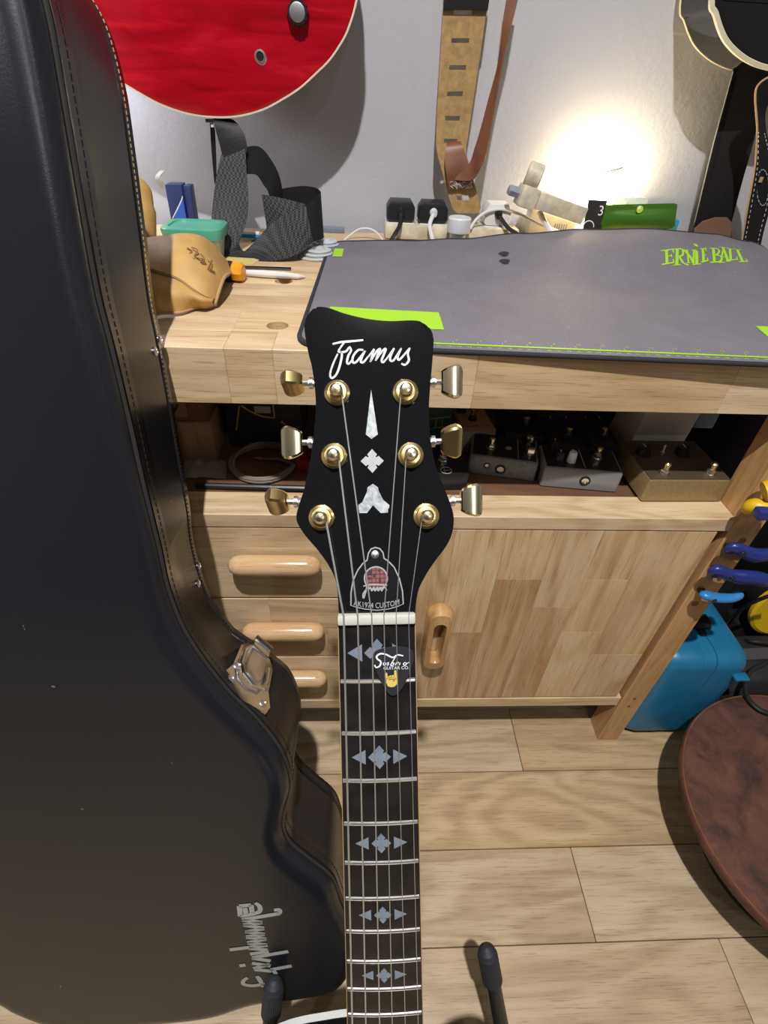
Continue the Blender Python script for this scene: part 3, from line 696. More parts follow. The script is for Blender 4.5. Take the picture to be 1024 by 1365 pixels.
obj('inlay', B().prism(hp([(410, 35), (460, 70), (465, 100), (510, 190), (570, 240), (565, 268), (555, 280), (557, 312), (485, 315), (412, 240), (355, 315), (280, 315), (270, 240), (310, 210), (355, 110), (360, 70)], 440, 640, 7.186), -0.0005, 0.0002), MT['pearl'], headstock, frame=HF, label='pearl chevron inlay')
# truss rod cover
tp = [(435, 640), (480, 652), (512, 690), (524, 748), (560, 770), (620, 832), (670, 940), (700, 1060), (708, 1188), (650, 1215), (560, 1240), (450, 1252), (330, 1240), (250, 1222), (195, 1203), (195, 1080), (215, 960), (260, 862), (310, 795), (350, 765), (362, 700), (390, 655)]
tz = 0.002
tpp = [hs(440+x/7.186, 640+y/7.186, tz) for x, y in tp]
TC = obj('truss_rod_cover', B().prism(tpp, 0.0, tz-0.0004), MT['print_silver'], guitar, frame=HF, label='bell-shaped cover with a pale edge')
cx_, cy_ = sum(p[0] for p in tpp)/len(tpp), sum(p[1] for p in tpp)/len(tpp)
inner = offset_ring([V((x, y, 0)) for x, y in tpp][::(1 if area2([V((x, y, 0)) for x, y in tpp]) > 0 else -1)], 0.00068)
obj('cover_face', B().prism([(p.x, p.y) for p in inner], 0.0005, tz), MT['plate_black'], TC, frame=HF)
sx, sy = hs(440+432/7.186, 640+712/7.186, tz)
obj('screw', B().lathe([(0.0023, 0.0018), (0.0023, 0.0024), (0.0014, 0.0029), (0.0, 0.003)], 14, mat=M.Translation((sx, sy, 0))).box((sx, sy, 0.003), (0.0026, 0.0004, 0.0003)).box((sx, sy, 0.003), (0.0004, 0.0026, 0.0003)), MT['nickel'], TC, frame=HF)
gx, gy = hs(440+440/7.186, 640+940/7.186, tz); gr = 0.0068
disc = lambda c, r, n=28: [(c[0]+r*math.cos(2*math.pi*k/n), c[1]+r*math.sin(2*math.pi*k/n)) for k in range(n)]
obj('globe_emblem', B().prism(disc((gx, gy), gr), tz-0.0002, tz+0.0001), MT['print_silver'], TC, frame=HF, label='globe emblem, silver rim')
gl = B().prism(disc((gx, gy), gr-0.0007), tz, tz+0.0002)
obj('globe_field', gl, MT['print_red'], TC, frame=HF, label='dull red globe field')
g2 = B()
for k in range(-2, 3):
    hh_ = math.sqrt(max(0, (gr-0.0007)**2-(k*0.0023)**2))
    g2.box((gx+k*0.0023, gy, tz+0.00025), (0.00035, 2*hh_, 0.0001)).box((gx, gy+k*0.0023, tz+0.00025), (2*hh_, 0.00035, 0.0001))
for (a, b_, w_, h_) in ((-0.0032, 0.003, 0.0022, 0.0026), (-0.001, 0.0015, 0.0013, 0.0018), (-0.0035, 0.0, 0.0013, 0.0013), (0.0022, -0.0015, 0.0012, 0.0026), (0.002, 0.0043, 0.0012, 0.001)):
    g2.box((gx+a, gy+b_, tz+0.00028), (w_, h_, 0.0001))
obj('globe_grid', g2, MT['print_black'], TC, frame=HF)
sg_ = B()
for L in ([(320, 1015), (400, 1000), (550, 1005)], [(352, 1010), (345, 1060), (322, 1130), (318, 1090), (350, 1040)], [(365, 1060), (385, 1025), (400, 1060), (420, 1025), (430, 1060), (455, 1025), (462, 1060), (485, 1025), (495, 1060), (520, 1025), (545, 1055)]):
    sg_.stroke([hs(440+x/7.186, 640+y/7.186, tz) for x, y in L], 0.0008, z=tz+0.0004)
obj('emblem_script', sg_, MT['print_silver'], TC, frame=HF)
tx_, ty_ = hs(440+447/7.186, 640+1203/7.186, tz)
obj('cover_lettering', B().text('AK1974 CUSTOM', 0.0043, mat=M.Translation((tx_, ty_, 0)), z=tz+0.0003, bend=11.0, xs=0.78), MT['print_silver'], TC, frame=HF)
# body below the frame (upper shoulder just shows): carved black top with white binding
ZT_ = -0.020
BZ = -0.072
shoulder = [nk(x, y, BZ+0.003) for x, y in ((464, 1349), (430, 1354), (400, 1359.5), (376, 1367))]
shoulder = [(max(x, -0.2), y) for x, y in shoulder]
SH = shoulder[0][1]
bo = [(0.0, SH+0.001)] + [(0.0265, SH-0.008), (0.034, -0.425), (0.052, -0.440), (0.078, -0.424), (0.102, -0.418), (0.122, -0.430), (0.133, -0.460), (0.130, -0.500), (0.128, -0.53), (0.145, -0.58), (0.166, -0.64), (0.166, -0.69), (0.142, -0.735), (0.09, -0.762), (0.0, -0.770), (-0.09, -0.762), (-0.142, -0.735), (-0.166, -0.69), (-0.166, -0.64), (-0.145, -0.58), (-0.128, -0.53), (-0.133, -0.49), (-0.141, -0.455), (-0.134, -0.415), (-0.108, shoulder[-1][1]-0.012)] + shoulder[::-1]
bo3 = catmull([(x, y, 0) for x, y in bo], 4, True)
if area2(bo3) < 0: bo3 = bo3[::-1]
def bring(d, z): return [V((p.x, p.y, z)) for p in offset_ring(bo3, d)]
body = obj('body', B().loft([bring(0.004, BZ), bring(0.001, BZ+0.001), bring(0.0, BZ+0.005), bring(0.0, ZT_-0.006)]), MT['lacquer'], guitar, frame=GF)
obj('top', B().loft([bring(0.0015, ZT_-0.003), bring(0.004, ZT_-0.0005), bring(0.008, ZT_+0.0004), bring(0.011, ZT_+0.0005)]), MT['lacquer'], body, frame=GF)
obj('binding', B().loft([bring(0.001, ZT_-0.0062), bring(-0.0004, ZT_-0.006), bring(-0.0004, ZT_-0.001), bring(0.0015, ZT_), bring(0.0035, ZT_-0.0004)], True, False), MT['bind_white'], body, frame=GF)
obj('back_binding', B().loft([bring(0.003, BZ-0.0004), bring(0.0012, BZ-0.0005), bring(-0.0006, BZ+0.001), bring(-0.0006, BZ+0.0062), bring(0.001, BZ+0.0065)], True, False), MT['bind_white'], body, frame=GF)
for y in (-0.50, -0.60):
    obj('pickup', B().box((0, y, ZT_+0.006), (0.09, 0.038, 0.012), bev=0.002), MT['gold'], guitar, frame=GF)
obj('bridge', B().box((0, -0.630, ZT_+0.018), (0.08, 0.014, 0.034), bev=0.003), MT['gold'], guitar, frame=GF)
for x, y in ((0.09, -0.60), (0.12, -0.64), (0.08, -0.67), (0.115, -0.70)):
    obj('knob', B().lathe([(0.012, ZT_+0.002), (0.011, ZT_+0.016), (0.009, ZT_+0.018)], 18, mat=M.Translation((x, y, 0))), MT['gold'], guitar, frame=GF)

# the pick, slipped under the treble strings
pf = GF
pk = [nk(497+a, 863+b_, 0.0021) for a, b_ in ((5, 5), (20, 0.5), (37, -0.5), (49, 2), (54, 7), (54.5, 16), (50, 32), (42, 50), (33, 62), (28, 65), (22, 63), (14, 52), (6, 35), (1, 18), (1, 10))]
pk = [(p.x, p.y) for p in catmull([(x, y, 0) for x, y in pk], 3, True)]
pick = empty('guitar_pick', GF @ V((0.007, -0.03, 0.0014)), label='black guitar pick with white script held under the strings at first fret', cat='guitar pick')
PZ = 0.00205
obj('pick_plate', B().prism(pk, 0.0012, PZ, bev=0.0003, seg=1), MT['pick'], pick, frame=GF)
pp = lambda L: [nk(440+x/6.5, 840+y/6.5, PZ) for x, y in L]
ps = B()
for L, w_ in (([(635, 222), (585, 214), (545, 236), (490, 212), (440, 203), (405, 225), (412, 250), (440, 272), (432, 308), (400, 322), (386, 300)], 0.0010), ([(474, 277), (461, 291), (472, 305), (486, 292), (474, 277)], 0.00055), ([(512, 279), (498, 284), (509, 295), (494, 306)], 0.00055), ([(570, 228), (546, 266), (526, 303), (546, 303), (554, 283), (534, 288)], 0.0006),
              ([(566, 305), (577, 281), (594, 279), (590, 288)], 0.00055), ([(598, 305), (608, 280), (606, 298)], 0.0004), ([(652, 278), (636, 291), (646, 305), (662, 292), (652, 278)], 0.0006), ([(652, 280), (668, 286), (688, 276)], 0.0004)):
    ps.stroke(pp(L), w_, z=PZ+0.0001)
a0, a1 = nk(440+470/6.5, 840+328/6.5, PZ), nk(440+680/6.5, 840+328/6.5, PZ)
ps.text('GUITAR CO.', 0.0027, mat=M.Translation(((a0[0]+a1[0])/2, (a0[1]+a1[1])/2, 0)), z=PZ+0.0001, xs=0.98)
obj('pick_lettering', ps, MT['print_white'], pick, frame=GF)
hb = B().prism(pp([(486, 418), (500, 405), (560, 405), (584, 430), (582, 465), (560, 488), (528, 494), (500, 484), (488, 455)]), PZ, PZ+0.00012).prism(pp([(476, 372), (494, 368), (504, 420), (486, 428)]), PZ, PZ+0.00012).prism(pp([(556, 350), (574, 346), (582, 430), (558, 425)]), PZ, PZ+0.00012).prism(pp([(508, 398), (528, 390), (532, 415), (510, 420)]), PZ, PZ+0.00012).prism(pp([(532, 392), (554, 388), (556, 412), (534, 415)]), PZ, PZ+0.00012)
obj('pick_hand_print', hb, MT['emoji_yellow'], pick, frame=GF, label='yellow horned hand sign')
obj('pick_hand_line', B().stroke(pp([(508, 428), (535, 424), (560, 430), (545, 442)]), 0.0006, z=PZ+0.0002), MT['emoji_brown'], pick, frame=GF)

# ================================================================== STAND
stand = empty('guitar_stand', (0.05, 0.02, 0), label='black tubular guitar stand with ribbed rubber tips beside the guitar neck', cat='guitar stand')
def dpt(px, py, d): return CAM+ray(px, py)*d
for (t0, t1, b0) in ((((641.5+652)/2+1, 1261, 0.60), (652, 1318, 0.611), (668, 1365, 0.62)), ((366, 1305, 0.60), (364, 1338, 0.607), (360, 1365, 0.612))):
    p0, p2 = dpt(*t0), dpt(*b0); d = (p2-p0).normalized(); p1 = p0+d*0.05
    foot = p0+d*((p0.z-0.012)/-d.z)
    tb = obj('stand_tube', B().tube([p0+d*0.02, foot], 0.0088, 16), MT['black_pl'], stand)
    rings = []
    nrib = 30
    fr = lookz(p0, d); prof = [(0.0, 0.003), (0.002, 0.0065), (0.006, 0.0098), (0.011, 0.0110), (0.012, 0.0114), (0.049, 0.0114), (0.051, 0.0106)]
    for zz, rr in prof:
        rings.append([fr @ V((rr*(1+(0.035 if (k % 2 and 0.0115 < zz < 0.0495) else 0))*math.cos(2*math.pi*k/60), rr*(1+(0.035 if (k % 2 and 0.0115 < zz < 0.0495) else 0))*math.sin(2*math.pi*k/60), zz)) for k in range(60)])
    obj('rubber_tip', B().loft(rings), MT['rubber'], tb, smooth=20)
    obj('rubber_foot', B().tube([foot-d*0.02, foot+d*0.003], 0.0115, 12), MT['rubber'], tb)
    SFOOT = foot
p, q = V((0.205, 0.02, 0.055)), V((-0.115, 0.035, 0.055))
obj('cross_tube', B().tube([p, q], 0.008, 12), MT['black_pl'], stand)
for x in (0.13, -0.05):
    obj('cradle_arm', B().tube(catmull([(x, 0.028, 0.055), (x, -0.06, 0.045), (x, -0.16, 0.05), (x, -0.215, 0.075), (x, -0.225, 0.11)], 4), 0.007, 10), MT['rubber'], stand)


# ================================================================== DESK MAT
MO = V((-0.060, 0.4935, 0)); MA = R(2.1)
mu = V((math.cos(MA), -math.sin(MA), 0)); mv = V((math.sin(MA), math.cos(MA), 0))
ML, MW = 0.755, 0.413
def lerp_tab(tab, x):
    if x <= tab[0][0]: return tab[0][1]
    for (a, va), (b, vb) in zip(tab, tab[1:]):
        if x <= b:
            k = (x-a)/(b-a); k = k*k*(3-2*k); return va+(vb-va)*k
    return tab[-1][1]
def sm(a, b, x): k = max(0, min(1, (x-a)/(b-a))); return k*k*(3-2*k)
lift = [(0.0, 0.001), (0.12, 0.006), (0.20, 0.012), (0.30, 0.024), (0.40, 0.034), (0.50, 0.039), (0.60, 0.036), (0.66, 0.028), (0.72, 0.012), (0.76, 0.002)]
def mh(u, v): return ZT+0.0045+lerp_tab(lift, u)*sm(0.20, 0.395, v)
def mpos(u, v, dz=0.0): p = MO+mu*u+mv*v; return V((p.x, p.y, mh(u, v)+dz))
def muv(px, py):
    z = ZT+0.005
    for _ in range(25):
        p = atz(px, py, z); d = p-MO; u, v = d.x*mu.x+d.y*mu.y, d.x*mv.x+d.y*mv.y; z = 0.5*z+0.5*mh(u, v)
    return u, v
def mclip(u, v):
    """pull a point of the unit rectangle into the rounded-corner outline"""
    for (cu, cv, r, su, sv) in ((0, 0, 0.025, -1, -1), (0, MW, 0.03, -1, 1), (ML, 0, 0.025, 1, -1), (ML, MW, 0.05, 1, 1)):
        ou, ov = cu-su*r, cv-sv*r
        du, dv = (u-ou)*su, (v-ov)*sv
        if du > 0 and dv > 0:
            m_ = max(du, dv); l = math.hypot(du, dv)
            return ou+su*du*m_/l, ov+sv*dv*m_/l
    return u, v
mat_ = empty('desk_mat', MO+V((0.35, 0.2, ZT)), label='grey desk mat with lime green ruler and print lying on the worktop', cat='desk mat')
NU, NV = 90, 50
t = bmesh.new(); g = {}
for i in range(NU+1):
    for j in range(NV+1):
        u, v = mclip(ML*i/NU, MW*j/NV); p = mpos(u, v)
        g[i, j, 1] = t.verts.new(p); g[i, j, 0] = t.verts.new(p-V((0, 0, 0.0035)))
for i in range(NU):
    for j in range(NV):
        t.faces.new((g[i, j, 1], g[i+1, j, 1], g[i+1, j+1, 1], g[i, j+1, 1])); t.faces.new((g[i, j, 0], g[i, j+1, 0], g[i+1, j+1, 0], g[i+1, j, 0]))
obj('mat_sheet', B().merge(t), MT['mat'], mat_, smooth=60)
per = [(i, 0) for i in range(NU)]+[(NU, j) for j in range(NV)]+[(i, NV) for i in range(NU, 0, -1)]+[(0, j) for j in range(NV, 0, -1)]
obj('stitched_edge', B().tube([mpos(*mclip(ML*i/NU, MW*j/NV), dz=-0.0015) for i, j in per], 0.0028, 8, closed=True), MT['mat_edge'], mat_, smooth=60)
def mprint(polys_uv, name, mat, dz=0.0005, label=None, sub=None):
    b = B()
    for poly in polys_uv:
        t = bmesh.new()
        f = t.faces.new([t.verts.new((u, v, 0)) for u, v in poly])
        if f.normal.z < 0: f.normal_flip()
        if sub:
            bmesh.ops.triangulate(t, faces=t.faces[:]); bmesh.ops.subdivide_edges(t, edges=t.edges[:], cuts=sub, use_grid_fill=True)
        t.normal_update()
        for vtx in t.verts: vtx.co = mpos(vtx.co.x, vtx.co.y, dz)
        b.merge(t)
    return obj(name, b, mat, mat_, label=label)
def suv(pts, wd, smooth=False):
    """a stroke in mat coordinates, as a polygon"""
    P = [V((a, c, 0)) for a, c in pts]
    if smooth and len(P) > 2: P = catmull(P, 4)
    out = []
    N = len(P)
    for i in range(N-1):
        d = (P[i+1]-P[i]).normalized(); q = V((-d.y, d.x, 0))*wd/2; e = d*wd*0.15
        a, b_ = P[i]-e, P[i+1]+e
        out.append([(p.x, p.y) for p in (a+q, a-q, b_-q, b_+q)])
    return out
u0, v0 = muv(440, 410); u1, v1 = muv(585, 417); u2, v2 = muv(592, 440)
mprint([[(u0, v0+0.002), (u1, v1), (u2, v2), (u0, v2+0.0)]], 'printed_block', MT['lime'])
u3, v3 = muv(1007, 435); u4, v4 = muv(1024, 450)
mprint([[(u3, v3), (u3+0.14, v3), (u3+0.14, v3-0.055), (u3+(u4-u3)*0.055/(v3-v4), v3-0.055)]], 'printed_block', MT['lime'])
ul, vl = muv(580, 456); ur, vr = muv(1024, 479)
vline = (vl+vr)/2
mprint([[(0.02, vline-0.0016), (0.73, vline-0.0016), (0.73, vline+0.0016), (0.02, vline+0.0016)]], 'ruler_line', MT['lime'])
ticks = []
for k in range(0, 113):
    u = 0.03+k*0.00625; h = 0.007 if k % 4 == 0 else 0.003
    ticks.append([(u-0.0003, vline), (u+0.0003, vline), (u+0.0003, vline+h), (u-0.0003, vline+h)])
mprint(ticks, 'ruler_tick', MT['lime'])
def mtext(body, size, u, v):
    b = B().text(body, size, z=0)
    for vtx in b.bm.verts: vtx.co = mpos(u+vtx.co.x, v+vtx.co.y, 0.0006)
    me = bpy.data.meshes.new('x'); b.bm.to_mesh(me); b.bm.free(); return me
nb = B()
for k in range(1, 70):
    me = mtext(str(k), 0.0046, 0.03+k*0.01, vline-0.0065); nb.bm.from_mesh(me); bpy.data.meshes.remove(me)
for k in range(0, 28):
    me = mtext(str(k), 0.0052, 0.03+k*0.025+0.004, vline+0.0105); nb.bm.from_mesh(me); bpy.data.meshes.remove(me)
obj('ruler_numerals', nb, MT['lime'], mat_)
eb = lambda L: [muv(870+x/6.65, 310+y/6.65) for x, y in L]
EBL = [([(122, 160), (127, 280)], 20), ([(74, 166), (185, 150)], 13), ([(180, 150), (183, 182)], 9), ([(125, 217), (168, 206)], 9), ([(166, 195), (169, 220)], 8), ([(82, 287), (186, 268)], 14), ([(183, 240), (187, 270)], 10),
       ([(218, 152), (214, 287)], 21), ([(195, 152), (250, 148), (270, 172), (262, 205), (220, 216)], 14), ([(236, 214), (270, 270), (316, 291)], 19), ([(178, 294), (248, 288)], 9),
       ([(305, 155), (318, 270)], 13), ([(275, 155), (330, 215), (362, 276)], 20), ([(366, 160), (360, 278)], 13), ([(345, 160), (385, 155)], 9), ([(300, 274), (335, 270)], 8),
       ([(388, 165), (392, 282)], 22), ([(355, 287), (428, 280)], 10),
       ([(445, 146), (452, 262)], 18), ([(420, 150), (474, 141)], 12), ([(470, 141), (473, 165)], 8), ([(450, 205), (474, 199)], 9), ([(430, 266), (490, 250)], 13), ([(486, 228), (489, 252)], 9),
       ([(538, 148), (548, 264)], 20), ([(510, 146), (560, 143), (588, 165), (575, 195), (548, 202)], 13), ([(550, 202), (600, 212), (612, 240), (590, 260), (512, 268)], 14),
       ([(628, 138), (603, 268)], 12), ([(622, 140), (648, 200), (668, 258)], 20), ([(614, 222), (655, 218)], 8), ([(592, 130), (650, 138)], 10), ([(585, 271), (640, 267)], 9), ([(648, 260), (692, 256)], 8),
       ([(685, 148), (692, 246)], 18), ([(655, 141), (712, 152)], 10), ([(672, 250), (750, 240)], 12), ([(745, 218), (752, 243)], 9),
       ([(752, 160), (795, 256)], 20), ([(718, 150), (785, 158)], 11), ([(768, 262), (842, 257)], 13), ([(825, 235), (842, 259)], 9)]
polys = []
k_ = muv(980, 345); k2 = muv(990, 345); upx = math.hypot(k2[0]-k_[0], k2[1]-k_[1])/10
for L, wd in EBL: polys += suv(eb(L), wd*upx/6.65*1.15, True)
cu_, cv_ = muv(870+383/6.65, 310+115/6.65); rr_ = 17*upx/6.65
polys.append([(cu_+rr_*math.cos(2*math.pi*k/14), cv_+1.7*rr_*math.sin(2*math.pi*k/14)) for k in range(14)])
mprint(polys, 'printed_lettering', MT['lime'])
ut, vt = muv(451, 337)
mprint([[(ut-0.007, vt-0.022), (ut+0.007, vt-0.022), (ut+0.007, vt+0.022), (ut-0.007, vt+0.022)]], 'label_tag', MT['lime'])
for px, py in ((672, 339), (673, 349)):
    u, v = muv(px, py)
    mprint([[(u+0.007*math.cos(a)*(1+0.25*math.sin(3*a)), v+0.009*math.sin(a)) for a in (2*math.pi*k/16 for k in range(16))]], 'stain', MT['mat_edge'])

# ================================================================== RED GUITAR ON THE WALL
RY = 0.905
redg = empty('electric_guitar', (-0.2, RY+0.02, 0.95), label='red flamed electric guitar with cream binding hung on the wall', cat='guitar')
rpx = [(290, 157), (318, 155.5), (350, 147), (375, 134), (400, 118), (422, 98), (440, 80), (455, 58), (465, 38), (476, 0)]
rr = [at(x, y, RY) for x, y in rpx]
RX = -0.203
rh = [(p.x-RX, p.z) for p in rr if p.x > RX+0.01] + [(0.204, 1.115), (0.197, 1.165), (0.172, 1.215), (0.148, 1.262), (0.140, 1.30), (0.146, 1.345), (0.150, 1.39), (0.138, 1.432), (0.10, 1.452), (0.055, 1.437)]
zb = min(p.z for p in rr)
full = [(0, zb)]+rh+[(0.03, 1.405), (-0.03, 1.405)]+[(-x, z) for x, z in rh[::-1]]
ro = catmull([(x, z, 0) for x, z in full], 4, True)
if area2(ro) < 0: ro = ro[::-1]
RF = frame(V((RX, RY, 0)), (1, 0, 0), (0, 0, 1), (0, -1, 0))
def rring(d, z): return [V((p.x, p.y, z)) for p in offset_ring(ro, d)]
obj('side', B().loft([rring(0.004, -0.045), rring(0, -0.042), rring(0, -0.005)]), MT['red_side'], redg, frame=RF)
obj('binding', B().loft([rring(0.001, -0.0052), rring(-0.0006, -0.005), rring(-0.0006, 0.0), rring(0.0008, 0.0004), rring(0.002, 0)], True, False), MT['bind'], redg, frame=RF)
obj('top', B().loft([rring(0.001, -0.002), rring(0.0018, 0.0004), rring(0.006, 0.0012), rring(0.02, 0.0025), rring(0.045, 0.006), rring(0.055, 0.0075)]), MT['red'], redg, frame=RF, smooth=60)
kp = at(397, 17, RY-0.012)
kn = B(); rings = []
for zz, r_ in ((0, 0.0128), (0.004, 0.0128), (0.010, 0.0118), (0.0125, 0.0112)):
    rings.append([V((r_*(1+(0.07 if k % 4 < 2 else -0.02))*math.cos(2*math.pi*k/48), r_*(1+(0.07 if k % 4 < 2 else -0.02))*math.sin(2*math.pi*k/48), zz)) for k in range(48)])
kf = lookz(kp+V((0, 0.006, 0)), (0, -1, 0))
knob = obj('knob', kn.loft(rings), MT['black_pl'], redg, frame=kf)
obj('knob_cap', B().lathe([(0.0095, 0.012), (0.0095, 0.0135), (0.008, 0.0138), (0.0, 0.0138)], 24), MT['nickel'], knob, frame=kf, label='silver knob cap')
jf = lookz(at(347, 75, RY-0.006)+V((0, 0.002, 0)), (0, -1, 0))
obj('jack_socket', B().lathe([(0.0095, 0), (0.0095, 0.0012), (0.0078, 0.0022), (0.0068, 0.0042), (0.0050, 0.0044), (0.0046, 0.0005), (0.0, 0.0004)], 24), MT['nickel'], redg, frame=jf)
obj('jack_hole', B().lathe([(0.0050, 0.0), (0.0050, 0.0034), (0.0, 0.0034)], 20), MT['black_pl'], redg, frame=jf)
for x, z in ((-0.12, 1.16), (0.13, 1.17), (-0.06, 1.14)):
    obj('knob', B().lathe([(0.0125, 0.004), (0.0118, 0.016), (0.010, 0.0178)], 20, mat=M.Translation((x, z, 0))), MT['black_pl'], redg, frame=RF)
for z in (1.22, 1.34):
    obj('pickup', B().box((0, z, 0.012), (0.086, 0.04, 0.012), bev=0.002), MT['chrome'], redg, frame=RF)
obj('bridge', B().box((0, 1.17, 0.014), (0.08, 0.014, 0.014), bev=0.003), MT['chrome'], redg, frame=RF)
obj('neck', B().box((0, 1.62, -0.002), (0.05, 0.46, 0.022), bev=0.006), MT['ebony'], redg, frame=RF)
obj('headstock', B().prism([(-0.024, 1.85), (-0.04, 1.89), (-0.036, 2.03), (0.036, 2.03), (0.04, 1.89), (0.024, 1.85)], -0.02, -0.006), MT['lacquer'], redg, frame=RF)
obj('strap_button', B().tube([(RX-0.002, RY+0.022, zb+0.001), (RX-0.002, RY+0.022, zb-0.010)], 0.005, 12).tube([(RX-0.002, RY+0.022, zb-0.009), (RX-0.002, RY+0.022, zb-0.012)], 0.008, 12), MT['nickel'], redg)
hk = empty('wall_hanger', (RX, WALL_Y-0.02, 1.84), label='wall hanger holding the red guitar by its neck above the photo', cat='hanger')
obj('hanger_plate', B().box((RX, WALL_Y-0.008, 1.86), (0.06, 0.016, 0.12), bev=0.004), MT['black_pl'], hk)
obj('hanger_fork', B().tube([(RX, WALL_Y-0.016, 1.845), (RX, WALL_Y-0.06, 1.845)], 0.006, 10).tube([(RX-0.032, RY-0.015, 1.848), (RX-0.032, WALL_Y-0.06, 1.845), (RX+0.032, WALL_Y-0.06, 1.845), (RX+0.032, RY-0.015, 1.848)], 0.005, 10), MT['black_pl'], hk)

# black nylon strap hanging from it and piled on the worktop
strap = empty('guitar_strap', at(350, 340, 0.83), label='black nylon webbing strap hanging from the red guitar onto the worktop', cat='guitar strap')
def pr(L): return [(at(a, b_, Y), at(c, d, Y2)) for a, b_, Y, c, d, Y2 in L]
obj('webbing', B().ribbon(pr([(299, 196, 0.905, 327, 192, 0.905), (293, 215, 0.895, 328, 212, 0.895), (287.6, 243, 0.885, 329.5, 238, 0.885), (284, 272, 0.868, 331, 266, 0.872), (282, 297, 0.850, 329, 294, 0.862), (286, 323, 0.832, 322, 314, 0.850), (297, 343, 0.812, 319, 326, 0.840),
    (318, 348, 0.798, 324, 335, 0.838), (346, 349, 0.795, 332, 331, 0.845), (378, 346, 0.795, 352, 309, 0.850), (401, 337, 0.80, 378, 287, 0.855), (417, 323, 0.825, 408, 275, 0.862)]), 0.0018, 8, 6), MT['webbing'], strap, smooth=60)
obj('webbing_loop', B().ribbon(pr([(417, 322, 0.826, 408, 274, 0.863), (428, 319, 0.85, 422, 262, 0.880), (431, 315, 0.885, 427, 256, 0.905), (427, 310, 0.92, 419, 250, 0.925), (408, 305, 0.93, 402, 248, 0.935), (385, 300, 0.93, 379, 251, 0.935), (366, 300, 0.92, 360, 256, 0.93)]), 0.0018, 8, 6), MT['webbing_dark'], strap, smooth=60)
obj('webbing_fold', B().ribbon(pr([(356, 304, 0.872, 349, 259, 0.884), (370, 296, 0.868, 370, 263, 0.882), (388, 286, 0.866, 391, 268, 0.876), (404, 278, 0.862, 408, 273, 0.866)]), 0.0018, 6, 5), MT['webbing'], strap, smooth=60)
obj('webbing_tail', B().ribbon(pr([(327, 232, 0.90, 327, 196, 0.91), (342, 233, 0.90, 346, 196, 0.915), (352, 247, 0.90, 362, 214, 0.915), (359, 259, 0.897, 373, 238, 0.915), (363, 285, 0.892, 377, 270, 0.915), (352, 310, 0.89, 372, 300, 0.91), (335, 322, 0.885, 348, 322, 0.90)]), 0.0018, 7, 5), MT['webbing_dark'], strap, smooth=60)
obj('leather_end', B().ribbon(pr([(274, 161, 0.912, 297, 160.5, 0.925), (284, 163, 0.905, 312, 162, 0.915), (290, 182, 0.902, 325, 178, 0.908), (296, 204, 0.899, 330, 199, 0.903), (299, 210, 0.898, 328, 206, 0.902)]), 0.004, 6, 5), MT['black_soft'], strap, smooth=60)
obj('strap_cord', B().ribbon(pr([(280, 164, 0.925, 286, 165, 0.925), (282, 200, 0.93, 288, 200, 0.93), (286, 245, 0.93, 289, 245, 0.93)]), 0.0015, 6, 2), MT['black_soft'], strap)

# ================================================================== TAN STRAP
ts = empty('guitar_strap', at(615, 284, 0.985), label='tan suede leather strap with a row of slots hanging on the wall', cat='guitar strap')
def edge(tab, y):
    for (y0, x0), (y1, x1) in zip(tab, tab[1:]):
        if y <= y1: return x0+(x1-x0)*(y-y0)/(y1-y0)
    return tab[-1][1]
LT = [(-130, 600), (0, 591.5), (11.7, 590.8), (88, 586), (158, 582), (199, 581), (225, 588.4), (258, 597), (278, 603.5), (284, 609)]
RT = [(-130, 668), (0, 650), (14.6, 648.5), (88, 638), (146, 629), (202, 620.6), (243, 632), (270, 639.5), (279, 641), (284, 636)]
slots = [(16.7, 606, 632), (54, 603.6, 628.8), (90, 600.7, 624), (125, 598, 620.6), (157.6, 595.4, 616.5), (187.5, 593.7, 613), (263.7, 610, 628)]
ys = [-130, -90, -50, -20, 0]
for y, a, c in slots: ys += [y-6.5, y-3.2, y+3.2, y+6.5]
ys += [30, 72, 107, 141, 172, 205, 215, 225, 235, 245, 254, 272, 277, 281, 284]; ys = sorted(ys)
pairs = []; slotrow = set()
def tsY(y): return 0.978-0.010*sm(150, 270, y)
for i, y in enumerate(ys):
    l, r_ = edge(LT, y), edge(RT, y)
    pairs.append((at(l, y, tsY(y)), at(r_, y, tsY(y))))
    if any(abs(y-(s_[0]-3.2)) < 1e-6 for s_ in slots): slotrow.add(i)
obj('suede_strip', B().ribbon(pairs, 0.003, 1, [0, 0.12, 0.25, 0.42, 0.58, 0.68, 0.84, 1.0], skip=lambda i, j: i in slotrow and j in (2, 3, 4)), MT['suede'], ts, smooth=50)
obj('black_end', B().ribbon(pr([(597, -60, 0.973, 660, -60, 0.973), (592, 0, 0.973, 652, 0, 0.973), (591, 13, 0.973, 650, 14, 0.973)]), 0.004, 3, 3), MT['black_soft'], ts)
obj('leather_tail', B().ribbon(pr([(596, 189, 0.977, 613, 188, 0.977), (595, 196, 0.968, 616, 194, 0.968), (593, 212, 0.962, 621, 208, 0.964), (595, 232, 0.958, 628, 230, 0.960), (598, 252, 0.961, 632, 249, 0.961)]), 0.0025, 6, 4), MT['brown_leather'], ts, smooth=60)
lt = obj('leather_thong', B().ribbon(pr([(606, 240, 0.958, 612, 232, 0.958), (629, 240, 0.945, 626.5, 217, 0.955), (640, 224, 0.935, 634, 196, 0.955), (648.5, 205, 0.935, 641, 173, 0.955), (657, 155, 0.942, 654.5, 122, 0.957), (667, 97, 0.950, 663.5, 90, 0.962), (676, 55, 0.955, 668, 60, 0.962), (684, 25, 0.958, 671, 26, 0.964), (690, 0, 0.96, 675, 0, 0.966), (700, -60, 0.965, 682, -60, 0.97)]), 0.0025, 7, 4), MT['brown_leather'], ts, smooth=60)
fr_ = B()
